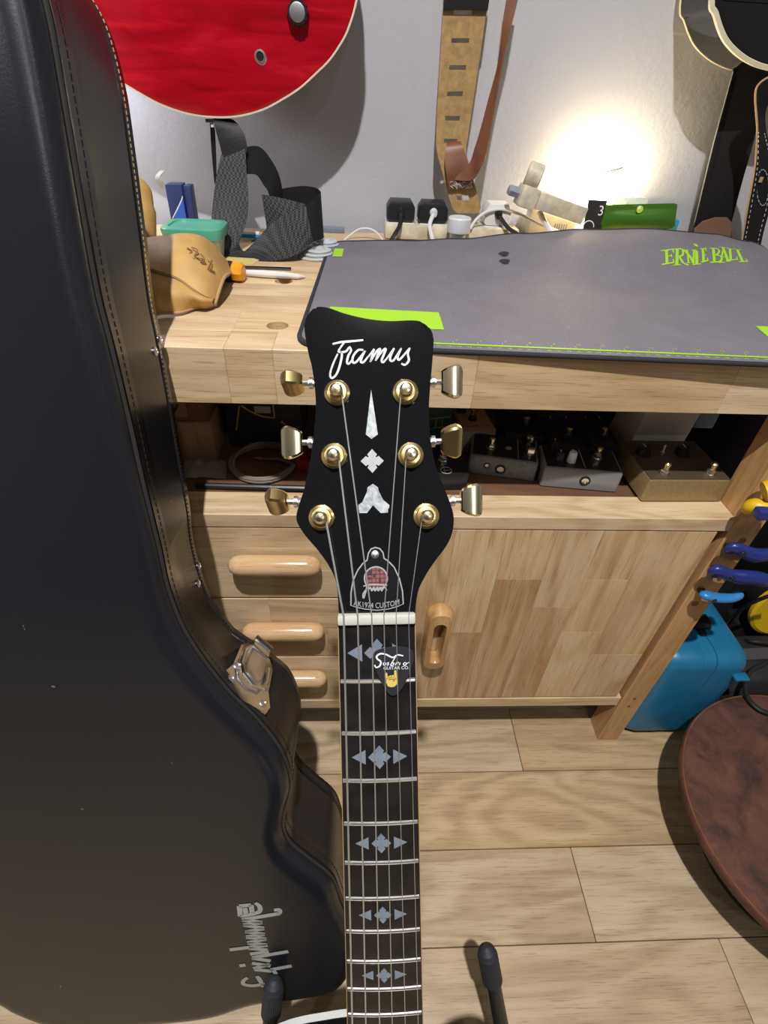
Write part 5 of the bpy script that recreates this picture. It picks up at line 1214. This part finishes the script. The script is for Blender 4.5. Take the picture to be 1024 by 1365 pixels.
def pknob(parent, fr, x, y, z, mat, r_=0.007, h=0.013):
    k = obj('knob', B().lathe([(r_, z), (r_, z+0.002), (r_*0.86, z+h*0.9), (r_*0.7, z+h)], 18, mat=M.Translation((x, y, 0))), MT[mat], parent, frame=fr)
    obj('pointer', B().box((x, y+r_*0.4, z+h+0.0002), (0.0012, r_*0.8, 0.0006)), MT['print_white'], k, frame=fr)
def jack(parent, fr, x, z, r_=0.0065):
    j = obj('jack_socket', B().lathe([(r_, -0.001), (r_, 0.0012), (r_*0.75, 0.002), (r_*0.7, 0.0006), (0.0, 0.0005)], 20, mat=frame((x, 0, z), (1, 0, 0), (0, 0, 1), (0, -1, 0))), MT['black_pl'], parent, frame=fr)
    obj('jack_nut', B().lathe([(r_*0.66, 0.0006), (r_*0.66, 0.0018), (r_*0.42, 0.002), (r_*0.36, 0.0008)], 18, mat=frame((x, 0, z), (1, 0, 0), (0, 0, 1), (0, -1, 0))), MT['chrome'], j, frame=fr)
def frontz(a, x, y): return at(x, y, a.y).z-a.z
# pedal A
fr, L, a = axes_from((622.4, 630.5), (712, 642.8), SZ)
H = frontz(a, 619.8, 606.8)+0.001; D = 0.062
PA = empty('effects_pedal', fr @ V((L/2, D/2, 0)), label='grey pedal with two silver toggle blocks, second from the left at the shelf front', cat='pedal', group='effects pedals on the shelf')
obj('enclosure', shell(L, D, H, 0.003), MT['pedal_grey'], PA, frame=fr)
obj('face_plate', B().box((L/2, D/2, H+0.0003), (L-0.007, D-0.007, 0.0008)), MT['pedal_black'], PA, frame=fr)
jack(PA, fr, L*0.475, H*0.46, 0.0072); jack(PA, fr, L*0.27, H*0.56, 0.0042)
footswitch(PA, fr, L*0.30, D*0.35, H)
for y in (0.22, 0.72):
    tg = obj('toggle_block', B().box((L*0.865, D*y, H+0.011), (0.009, 0.009, 0.010), bev=0.001), MT['chrome'], PA, frame=fr)
    obj('toggle_stem', B().tube([(L*0.865, D*y, H), (L*0.865, D*y, H+0.008)], 0.003, 8), MT['nickel'], tg, frame=fr)
obj('lamp_dot', B().lathe([(0.0045, H+0.0007), (0.0045, H+0.0016), (0.002, H+0.003)], 16, mat=M.Translation((L*0.56, D*0.45, 0))), MT['grey_pl'], PA, frame=fr)
obj('face_line', B().box((L*0.70, D/2, H+0.0008), (0.0008, D-0.012, 0.0003)), MT['print_grey'], PA, frame=fr)
# pedal B
fr, L, a = axes_from((719, 648.4), (821.6, 657.2), SZ)
H = frontz(a, 726.4, 623.5)+0.001; D = 0.058
PB = empty('effects_pedal', fr @ V((L/2, D/2, 0)), label='silver grey pedal with one white knob in the middle of the shelf front', cat='pedal', group='effects pedals on the shelf')
obj('enclosure', shell(L, D, H, 0.003), MT['pedal_silver'], PB, frame=fr)
obj('face_plate', B().box((L/2, D/2, H+0.0003), (L-0.007, D-0.007, 0.0008)), MT['pedal_black'], PB, frame=fr)
jack(PB, fr, L*0.55, H*0.5, 0.0072)
pknob(PB, fr, L*0.36, D*0.32, H, 'white_pl', 0.0062, 0.016); pknob(PB, fr, L*0.20, D*0.30, H, 'black_pl', 0.0058, 0.015); pknob(PB, fr, L*0.17, D*0.78, H, 'black_pl', 0.006, 0.015)
footswitch(PB, fr, L*0.72, D*0.55, H)
obj('face_line', B().box((L*0.52, D/2, H+0.0008), (0.0008, D-0.012, 0.0003)), MT['print_grey'], PB, frame=fr)
# gold box
fr, L, a = axes_from((853.8, 669), (961.5, 669), RZ+0.0012)
H = frontz(a, 865.5, 641); D = 0.098
PG = empty('effects_pedal', fr @ V((L/2, D/2, 0)), label='large bronze gold pedal with two footswitches at the right end of the rail', cat='pedal', group='effects pedals on the shelf')
obj('enclosure', shell(L, D, H, 0.003, taper=0.001), MT['pedal_gold'], PG, frame=fr)
obj('face_plate', B().box((L/2, D/2, H+0.0003), (L-0.005, D-0.006, 0.0008)), MT['pedal_bronze_top'], PG, frame=fr)
footswitch(PG, fr, L*0.22, D*0.15, H); footswitch(PG, fr, L*0.78, D*0.15, H)
pknob(PG, fr, L*0.16, D*0.62, H, 'black_pl', 0.010, 0.012); pknob(PG, fr, L*0.66, D*0.62, H, 'black_pl', 0.010, 0.012)
tgl = obj('toggle', B().tube([(L*0.40, D*0.62, H), (L*0.40, D*0.62, H+0.004)], 0.003, 8), MT['nickel'], PG, frame=fr)
obj('toggle_lever', B().tube([(L*0.40, D*0.62, H+0.003), (L*0.42, D*0.66, H+0.013)], 0.0013, 6), MT['nickel'], tgl, frame=fr)
# white carton behind the gold pedal
fl = atz(833.3, 606, SZ+0.004); frr = at(902, 606, fl.y)
x = (frr-fl); L = x.length; x.normalize(); zz = V((0, -0.12, 1)).normalized(); y = zz.cross(x)
WF = frame(fl, x, y, zz)
wc = empty('box', WF @ V((L/2, 0.04, 0)), label='plain white carton behind the bronze gold pedal', cat='box')
low = fl.z-SZ
obj('carton_body', B().box((L/2, 0.035, 0.045-low*0.35), (L, 0.07, 0.09+low*0.7), bev=0.001), MT['white_card'], wc, frame=WF)
obj('carton_flap', B().box((L/2, 0.0, 0.0905), (L-0.002, 0.004, 0.002)), MT['white_pl'], wc, frame=WF)
# small black pedal at left, beige pedal, dark pedals behind
fr, L, a = axes_from((580, 657), (621.5, 645.5), SZ)
fr, L, a = axes_from((572, 654.5), (622, 653), SZ)
H = frontz(a, 623, 638)+0.006; D = 0.075
PL = empty('effects_pedal', fr @ V((L/2, D/2, 0)), label='small black pedal with a ringed mark, leftmost at the shelf front', cat='pedal', group='effects pedals on the shelf')
obj('enclosure', shell(L, D, H, 0.002), MT['pedal_black'], PL, frame=fr)
obj('ring_mark', B().lathe([(0.0078, H+0.0002), (0.0078, H+0.0006), (0.0068, H+0.0006), (0.0068, H+0.0002)], 24, mat=M.Translation((L*0.42, D*0.10, 0))).box((L*0.42, D*0.10, H+0.0004), (0.009, 0.0012, 0.0004)).box((L*0.42-0.002, D*0.10, H+0.0004), (0.0012, 0.008, 0.0004)), MT['print_grey'], PL, frame=fr)
footswitch(PL, fr, L*0.42, D*0.40, H)
H = 0.036; D = 0.075
fr, L, a = axes_from((617, 575), (663, 573), SZ+H)
fr = M.Translation((0, 0, -H)) @ fr
PV = empty('effects_pedal', fr @ V((L/2, D/2, 0)), label='beige pink pedal with dark lettering behind the grey pedal', cat='pedal', group='effects pedals on the shelf')
obj('enclosure', shell(L, D, H, 0.003), MT['pedal_cream'], PV, frame=fr)
obj('face_plate', B().box((L/2, D/2, H+0.0003), (L-0.006, D-0.006, 0.0008)), MT['pedal_pink'], PV, frame=fr)
obj('face_lettering', B().text('Voodoo S2', 0.0085, mat=M.Translation((L*0.5, D*0.16, 0)), z=H+0.0009), MT['print_black'], PV, frame=fr)
footswitch(PV, fr, L*0.45, D*0.42, H, 'steel_dark')
obj('dark_knob', B().lathe([(0.008, H), (0.007, H+0.013)], 16, mat=M.Translation((L*0.25, D*0.75, 0))), MT['black_pl'], PV, frame=fr)
darks = [((674, 580), (727, 583), 0.034, 'dark pedal with two knobs behind the grey pedal'), ((739, 597), (783, 597), 0.034, 'black pedal with a tall footswitch behind the silver pedal'), ((790, 597), (828, 597), 0.032, 'black pedal with a grey edge left of the white carton')]
for (f0, f1, H, lb) in darks:
    fr, L, a = axes_from(f0, f1, SZ+H); D = 0.085
    fr = M.Translation((0, 0, -H)) @ fr
    o = empty('effects_pedal', fr @ V((L/2, D/2, 0)), label=lb, cat='pedal', group='effects pedals on the shelf')
    obj('enclosure', shell(L, D, H, 0.003), MT['pedal_black'], o, frame=fr)
    obj('face_edge', B().box((L/2, 0.004, H+0.0004), (L-0.006, 0.0012, 0.0008)).box((0.004, D/2, H+0.0004), (0.0012, D-0.008, 0.0008)), MT['steel_dark'], o, frame=fr)
    footswitch(o, fr, L*0.55, D*0.28, H, 'steel_dark')
    for kx in (0.25, 0.75): pknob(o, fr, L*kx, D*0.72, H, 'black_pl', 0.007, 0.012)
fr, L, a = axes_from((566, 600), (597, 596), SZ)
gb = empty('box', fr @ V((L/2, 0.02, 0)), label='dark green box with pale lettering beside the gold tuner', cat='box')
obj('carton_body', B().box((L/2, 0.03, 0.035), (L, 0.06, 0.07), bev=0.001), MT['pcb_green'], gb, frame=fr)
gz = frame((0, 0, 0), (1, 0, 0), (0, 0, 1), (0, -1, 0))
obj('carton_print', B().box((L*0.5, -0.0003, 0.052), (L*0.8, 0.0006, 0.001)).box((L*0.5, -0.0003, 0.036), (L*0.8, 0.0006, 0.001)).box((L*0.35, -0.0003, 0.044), (0.001, 0.0006, 0.016)).box((L*0.62, -0.0003, 0.044), (0.001, 0.0006, 0.016)), MT['print_grey'], gb, frame=fr)
# dark nylon bags with piping at the right end of the shelf, blue packet
def gearbag(x0, x1, y0, y1, z1, rot, label):
    c = V(((x0+x1)/2, (y0+y1)/2, SZ)); fr = M.Translation(c) @ M.Rotation(R(rot), 4, 'Z')
    o = empty('gear_bag', c, label=label, cat='bag')
    w_, d_ = x1-x0, y1-y0; rings = []
    for z, k in ((0, 0.94), (0.01, 1.0), (z1*0.5, 1.02), (z1-0.01, 1.0), (z1, 0.93)): rings.append([V((x, y, z)) for x, y in rrect(0, 0, w_*k, d_*k, 0.012)])
    obj('bag_body', B().loft(rings), MT['bag'], o, frame=fr, smooth=60)
    obj('bag_piping', B().tube([V((x, y, z1-0.006)) for x, y in rrect(0, 0, w_*1.01, d_*1.01, 0.012)], 0.003, 6, closed=True), MT['bag_trim'], o, frame=fr)
    obj('bag_piping', B().tube([V((x, y, 0.012)) for x, y in rrect(0, 0, w_*1.01, d_*1.01, 0.012)], 0.003, 6, closed=True), MT['bag_trim'], o, frame=fr)
    obj('bag_handle', B().tube(catmull([(-w_*0.2, -d_/2-0.002, z1*0.6), (-w_*0.1, -d_/2-0.014, z1*0.65), (w_*0.1, -d_/2-0.014, z1*0.65), (w_*0.2, -d_/2-0.002, z1*0.6)], 4), 0.004, 6), MT['bag'], o, frame=fr)
gearbag(0.385, 0.46, 0.735, 0.83, 0.10, 8, 'black nylon bag with grey piping on the shelf beside the right leg')
gearbag(0.30, 0.46, 0.86, 0.96, 0.12, 6, 'black nylon bag at the back of the shelf, right side')
p = at(944, 553, 0.66)
obj('packet', B().box((p.x, 0.66, p.z-0.004), (0.030, 0.008, 0.034), bev=0.002, mat=None), plain('pale_blue_card', (0.20, 0.30, 0.45), 0.5), label='pale blue packet wedged behind the white carton', cat='packet')
# left side of the shelf
pA, pB, pC = atz(226, 616, SZ), atz(290, 614, SZ), None
Yb = pB.y; zt = at(285, 562, Yb).z
cb = empty('box', ((pA.x+pB.x)/2, Yb+0.05, SZ), label='plain brown cardboard box on the left of the shelf', cat='box')
obj('carton_body', B().box(((pA.x+pB.x)/2-0.02, Yb+0.05, (zt+SZ)/2), (pB.x-pA.x+0.04, 0.10, zt-SZ), bev=0.001), MT['carton'], cb)
obj('carton_tape', B().box(((pA.x+pB.x)/2, Yb-0.0004, (zt+SZ)/2+0.01), (0.018, 0.0008, zt-SZ-0.022)), MT['tape'], cb)
z2 = zt+0.0005
tb = empty('box', ((pA.x+pB.x)/2, Yb+0.05, z2), label='flat carton with a dark printed mark on top of the cardboard box', cat='box')
obj('carton_body', B().box(((pA.x+pB.x)/2-0.014, Yb+0.045, z2+0.016), (pB.x-pA.x+0.02, 0.09, 0.032), bev=0.001), MT['brown_suede'], tb)
obj('carton_label', B().box(((pA.x+pB.x)/2-0.012, Yb-0.0005, z2+0.017), (0.035, 0.0008, 0.022)), MT['tape'], tb)
obj('carton_mark', B().tube([((pA.x+pB.x)/2-0.022, Yb-0.001, z2+0.01), ((pA.x+pB.x)/2-0.012, Yb-0.001, z2+0.024)], 0.0016, 5).tube([((pA.x+pB.x)/2-0.014, Yb-0.001, z2+0.01), ((pA.x+pB.x)/2-0.004, Yb-0.001, z2+0.024)], 0.0016, 5), MT['print_black'], tb)
pA, pB = atz(308, 596, SZ), atz(404, 596, SZ); Yb = pA.y; zt = 0.70
kb = empty('box', ((pA.x+pB.x)/2, Yb+0.05, SZ), label='black box with a yellow printed outline behind the coiled cable', cat='box')
obj('carton_body', B().box(((pA.x+pB.x)/2, Yb+0.05, (zt+SZ)/2), (pB.x-pA.x, 0.1, zt-SZ), bev=0.001), MT['print_black'], kb)
yl = B()
for L_ in ([(315, 573), (319, 541)], [(322, 541), (335, 549), (350, 555), (366, 557)], [(366, 557), (364, 540)]):
    yl.tube(catmull([at(x, y, Yb-0.0005) for x, y in L_], 4), 0.0012, 5)
yl.prism([(q.x, q.z) for q in (at(374, 563, Yb), at(381, 566, Yb), at(376, 560, Yb))], 0, 0.001, mat=frame((0, Yb, 0), (1, 0, 0), (0, 0, 1), (0, -1, 0)))
obj('carton_print', yl, plain('dull_yellow_print', (0.50, 0.33, 0.05), 0.6), kb)
obj('carton_label', B().box((at(350, 546, Yb).x, Yb-0.0004, at(350, 546, Yb).z), (0.022, 0.0008, 0.010)), MT['print_grey'], kb)
cc0, ccx, ccy = atz(352, 618, SZ+0.003), atz(398, 618, SZ+0.003), atz(352, 643, SZ+0.003)
rx, ry = (ccx-cc0).length, (ccy-cc0).length
pts = []
for k in range(0, 26*4):
    q = 2*math.pi*k/26; lap = k/26
    pts.append((cc0.x+(rx-0.0015*math.sin(lap*2.3)-0.002*(lap % 2))*math.cos(q)*(0.97+0.02*math.sin(lap*5)), cc0.y+(ry-0.002*math.cos(lap*3))*math.sin(q), SZ+0.0028+0.0017*lap))
pts = [V(p) for p in pts]+[V((cc0.x+0.02, cc0.y+0.01, SZ+0.004)), V((cc0.x-0.005, cc0.y+0.012, SZ+0.003))]
coil = empty('cable', cc0, label='beige cable coiled in rings on the brown shelf', cat='cable')
obj('cable_coil', B().tube(pts, 0.0024, 7), MT['cable_grey'], coil, smooth=60)
obj('cable_end', B().tube([pts[-1], pts[-1]+V((-0.012, 0.001, 0))], [0.003, 0.0012], 8), MT['nickel'], coil)
obj('rod', B().tube([atz(262, 647, SZ+0.0045), atz(330, 649, SZ+0.0045), atz(430, 652, SZ+0.0045)], 0.0042, 10), MT['black_pl'], label='black rod lying along the front of the shelf', cat='rod')
pb = atz(272, 632, SZ)
rows_ = []
for i in range(5):
    r_ = []
    for j in range(9):
        px_, py_ = 246+j*7, 640-i*6+random.uniform(-1, 1)
        q = atz(px_, py_, SZ); q.z += 0.002+0.010*math.sin(math.pi*j/8)*math.sin(math.pi*(i+0.5)/5)*random.uniform(0.5, 1.2); r_.append(q)
    rows_.append(r_)
obj('plastic_bag', surf(rows_, 3, 0.0012), MT['cable_grey'], label='crumpled pale plastic bag in front of the cardboard box', cat='bag', smooth=60)
ra = atz(411, 628, SZ)
rd = empty('clip', ra, label='dark red plastic clip beside the coiled cable', cat='clip')
obj('clip_body', B().prism([(-0.02, 0), (0.014, -0.006), (0.016, 0.03), (-0.006, 0.038), (-0.02, 0.02)], 0, 0.018, mat=M.Translation(ra+V((0.004, 0, 0))), bev=0.003), MT['red_pl'], rd)
obj('clip_hole', B().lathe([(0.004, 0.018), (0.004, 0.0186), (0.0, 0.0186)], 14, mat=M.Translation(ra+V((0.004, 0.006, 0)))), MT['print_black'], rd)

# ================================================================== RIGHT OF THE BENCH
# teal case standing on end
TX0, TX1, TY0, TY1 = 0.5335, 0.698, 0.494, 0.715
TZ = at(965, 884, TY0).z+0.004
tc = empty('tool_case', ((TX0+TX1)/2, 0.62, 0), label='teal blue plastic tool case standing upright right of the bench leg', cat='tool case')
def prof(x0, x1, r_):
    """clamshell half: profile rounded at the front top, extruded across x with rounded outer edge"""
    return x0, x1
def half(xa, xb, outer):
    rings = []
    w_ = xb-xa
    for k, ins in ((0.0, 0.0), (0.55, 0.0), (0.8, 0.004), (0.93, 0.013), (1.0, 0.028)):
        x = xa+w_*k
        pts = []
        for (cy, cz, a0) in ((TY0+0.028, TZ-0.028, math.pi/2), (TY0+0.028, 0.03, math.pi), (TY1-0.028, 0.03, 1.5*math.pi), (TY1-0.028, TZ-0.028, 0)):
            for q in range(6):
                a = a0+math.pi/2*q/5; rr_ = 0.026-ins*0.5
                pts.append(V((x, cy+(0.002+rr_)*math.cos(a)+(ins if cy < 0.6 else -ins)*0.6, cz+(0.002+rr_)*math.sin(a)-(ins if cz > 0.1 else -ins)*0.6)))
        rings.append(pts)
    return B().loft(rings)
xm1, xm2 = TX0+0.070, TX0+0.095
obj('case_half', half(xm1, TX0, -1), MT['teal'], tc, smooth=50)
obj('case_half', half(xm2, TX1, 1), MT['teal'], tc, smooth=50)
mid = B(); rings = []
for x, ins in ((xm1-0.0005, 0.003), (xm1+0.001, 0.0005), (xm2-0.001, 0.0005), (xm2+0.0005, 0.003)):
    pts = []
    for (cy, cz, a0) in ((TY0+0.028, TZ-0.028, math.pi/2), (TY0+0.028, 0.03, math.pi), (TY1-0.028, 0.03, 1.5*math.pi), (TY1-0.028, TZ-0.028, 0)):
        for q in range(6):
            a = a0+math.pi/2*q/5; pts.append(V((x, cy+(0.028-ins)*math.cos(a), cz+(0.028-ins)*math.sin(a))))
    rings.append(pts)
obj('rim_band', mid.loft(rings), MT['teal'], tc, smooth=50)
obj('case_foot', B().box(((TX0+TX1)/2, TY0+0.035, 0.004), (0.10, 0.05, 0.0075), bev=0.002), MT['rubber'], tc)
lt_ = at(986, 900.5, TY0)
obj('latch_tab', B().box((lt_.x, TY0-0.003, lt_.z), (0.026, 0.016, 0.006), bev=0.002), MT['teal'], tc)
hd = atz(938, 834, TZ)
obj('case_latch', B().box((hd.x-0.006, hd.y, TZ+0.003), (0.030, 0.018, 0.010), bev=0.002).box((hd.x-0.012, hd.y-0.016, TZ+0.002), (0.012, 0.016, 0.007), bev=0.002).box((hd.x+0.006, hd.y+0.010, TZ+0.004), (0.016, 0.024, 0.006), bev=0.002), MT['black_pl'], tc)
# clamps on the leg
def clamp(name, path, radii, mat, label, jaw, flat=0.75, extra=None):
    pts = [at(x, y, Y) for x, y, Y in path]
    o = empty('spring_clamp', pts[0], label=label, cat='clamp', group='clamps on the right leg of the bench')
    P = catmull(pts, 5); n = len(P); rr_ = []
    for i in range(n):
        f = i/(n-1)*(len(radii)-1); k = min(int(f), len(radii)-2); rr_.append(1.4*(radii[k]+(radii[k+1]-radii[k])*(f-k)))
    h = obj('handle', B().tube(P, rr_, 14, flat=flat), mat, o, smooth=60)
    j = at(*jaw)
    obj('jaw', B().box((j.x, (j.y+FY)/2-0.001, j.z), (0.010, max(0.006, FY-j.y), 0.008), bev=0.002), MT['black_pl'], o)
    piv = P[len(P)//3]
    obj('pivot', B().lathe([(0.0035, 0), (0.0035, 0.0015), (0.002, 0.0025)], 12, mat=lookz(piv+V((0, -rr_[len(P)//3]*0.85, 0)), (0, -1, 0.3))), MT['steel_dark'], o)
    return o
clamp('c1', [(970, 735, 0.468), (977, 730, 0.466), (992, 735, 0.464), (1006, 740, 0.462), (1026, 739, 0.462), (1050, 738, 0.462)], [0.0035, 0.0065, 0.0068, 0.0085, 0.0075, 0.008], MT['blue_clamp'], 'upper dark blue clamp on the bench leg, below the yellow clamp', (976, 736, 0.474))
clamp('c2', [(947, 764, 0.468), (955, 760, 0.466), (972, 766, 0.464), (988, 769, 0.462), (1004, 770, 0.462), (1016, 773, 0.462), (1021, 779, 0.463)], [0.0035, 0.0065, 0.0066, 0.0088, 0.0085, 0.0085, 0.004], MT['blue_clamp'], 'lower dark blue clamp on the bench leg', (956, 768, 0.474))
clamp('c3', [(934, 791, 0.472), (940, 793, 0.468), (955, 796.5, 0.466), (972, 797, 0.466), (984, 793, 0.468), (987, 789, 0.470)], [0.003, 0.0060, 0.0062, 0.0058, 0.0055, 0.003], MT['sky_clamp'], 'light blue curved clamp, lowest on the bench leg', (939, 793, 0.476))
yc = clamp('c4', [(998, 680, 0.47), (1004, 675, 0.466), (1016, 677, 0.462), (1040, 680, 0.46)], [0.006, 0.0092, 0.0102, 0.0095], MT['yellow'], 'yellow clamp with a blue slide at the upper right edge of the photo', (1003, 682, 0.474))
q = at(1022, 685, 0.445)
obj('slide', B().box((q.x+0.004, 0.447, q.z-0.001), (0.030, 0.014, 0.012), bev=0.002, mat=None), MT['blue_clamp'], yc)
obj('clamp_head', B().tube([at(1018, 655, 0.466), at(1034, 652, 0.464)], [0.012, 0.014], 12), MT['yellow'], yc)
# big dark bag and storage box filling the space under the overhang
bgo = empty('gear_bag', (0.95, 0.86, 0), label='large black padded bag standing under the worktop at far right', cat='bag')
rings = []
for z, k in ((0.0, 0.95), (0.02, 1.0), (0.35, 1.02), (0.66, 0.98), (0.70, 0.90)): rings.append([V((x, y, z)) for x, y in rrect(0.95, 0.865, 0.60*k, 0.26*k, 0.05)])
obj('bag_body', B().loft(rings), MT['bag'], bgo, smooth=60)
obj('bag_piping', B().tube([V((x, y, 0.62)) for x, y in rrect(0.95, 0.865, 0.60, 0.26, 0.05)], 0.005, 6, closed=True), MT['bag_trim'], bgo)
obj('bag_handle', B().tube(catmull([(0.85, 0.74, 0.50), (0.87, 0.72, 0.47), (0.97, 0.72, 0.47), (0.99, 0.74, 0.50)], 4), 0.008, 8), MT['bag'], bgo)
fbg = empty('gear_bag', (0.93, 0.57, 0), label='low black bag lying on the floor behind the brown footstool', cat='bag')
rings = []
for z, k in ((0.0, 0.95), (0.02, 1.0), (0.10, 1.0), (0.15, 0.93), (0.165, 0.8)): rings.append([V((x, y, z)) for x, y in rrect(0.955, 0.572, 0.48*k, 0.115*k, 0.035*k)])
obj('bag_body', B().loft(rings), MT['bag'], fbg, smooth=60)
obj('bag_strap', B().ribbon([(V((0.75, 0.560, 0.166)), V((0.75, 0.585, 0.166))), (V((0.85, 0.560, 0.172)), V((0.85, 0.585, 0.172))), (V((1.0, 0.560, 0.171)), V((1.0, 0.585, 0.171)))], 0.003, 5, 2), MT['bag_trim'], fbg)
# yellow reel
yc_ = at(1046, 815, 0.64); yr = (at(1046, 815, 0.64)-at(1003.5, 815, 0.64)).length
rl = empty('cable_reel', (yc_.x, 0.67, 0), label='yellow drum of a cable reel at the right edge behind the stool', cat='cable reel')
obj('drum', B().lathe([(yr-0.004, 0), (yr, 0.003), (yr, 0.010), (yr-0.006, 0.014), (yr*0.4, 0.012), (0, 0.012)], 40, mat=lookz(V((yc_.x, 0.652, yc_.z)), (0, -1, 0.15))), MT['yellow'], rl)
obj('hub', B().lathe([(yr*0.6, -0.05), (yr*0.6, 0.0)], 30, mat=lookz(V((yc_.x, 0.652, yc_.z)), (0, -1, 0.15))), MT['cable_black'], rl)
obj('reel_stand', B().box((yc_.x, 0.68, (yc_.z-yr)/2), (yr*1.6, 0.05, max(0.05, yc_.z-yr)), bev=0.006).box((yc_.x, 0.69, yc_.z-yr*0.5), (0.03, 0.02, yr*1.2), bev=0.004), MT['black_pl'], rl)
obj('cable', B().tube(catmull([at(969, 834, 0.66), at(978, 822, 0.63), at(990, 811, 0.60), at(1006, 802, 0.58), at(1030, 793, 0.57), at(1060, 785, 0.57)], 6), 0.0035, 8), MT['cable_black'], label='black cable running in front of the yellow reel', cat='cable')
obj('cable', B().tube(catmull([at(985, 853, 0.62), at(1000, 855, 0.60), at(1024, 858, 0.59), at(1060, 862, 0.585)], 6), 0.0035, 8), MT['cable_black'], label='black cable lying level below the yellow reel', cat='cable')
# low round stool
SX, SY, SR, STZ = 0.737, 0.281, 0.216, 0.153
stl = empty('footstool', (SX, SY, 0), label='low round footstool covered in mottled brown suede at lower right', cat='footstool')
obj('cushion', B().lathe([(SR-0.012, STZ-0.022), (SR-0.002, STZ-0.020), (SR, STZ-0.016), (SR, STZ-0.007), (SR-0.002, STZ-0.002), (SR-0.010, STZ), (SR*0.5, STZ+0.003), (0, STZ+0.004)], 72, mat=M.Translation((SX, SY, 0))), MT['stool'], stl, smooth=60)
obj('seam_welt', B().tube([(SX+(SR-0.003)*math.cos(q), SY+(SR-0.003)*math.sin(q), STZ-0.002) for q in (2*math.pi*k/72 for k in range(72))], 0.0016, 6, closed=True), MT['brown_leather'], stl)
obj('stool_plinth', B().lathe([(SR-0.085, 0.0005), (SR-0.08, 0.005), (SR-0.06, 0.084), (SR-0.065, 0.0845)], 48, mat=M.Translation((SX, SY, 0))), MT['black_pl'], stl)
obj('stool_frame', B().lathe([(SR-0.05, 0.085), (SR-0.03, 0.09), (SR-0.03, STZ-0.021), (SR-0.05, STZ-0.021)], 48, mat=M.Translation((SX, SY, 0))), MT['black_pl'], stl)
lp = [atz(x, y, z) for x, y, z in ((1060, 880, 0.175), (1030, 880, 0.178), (1016, 886, 0.178), (1001.5, 894, 0.172), (994, 909, 0.166), (995, 926, 0.1625), (1006, 941, 0.162), (1023, 950.5, 0.162), (1060, 958, 0.162))]
obj('cable', B().tube(catmull(lp, 6), 0.0042, 10), MT['cable_black'], label='black cable loop resting on the edge of the brown footstool', cat='cable')
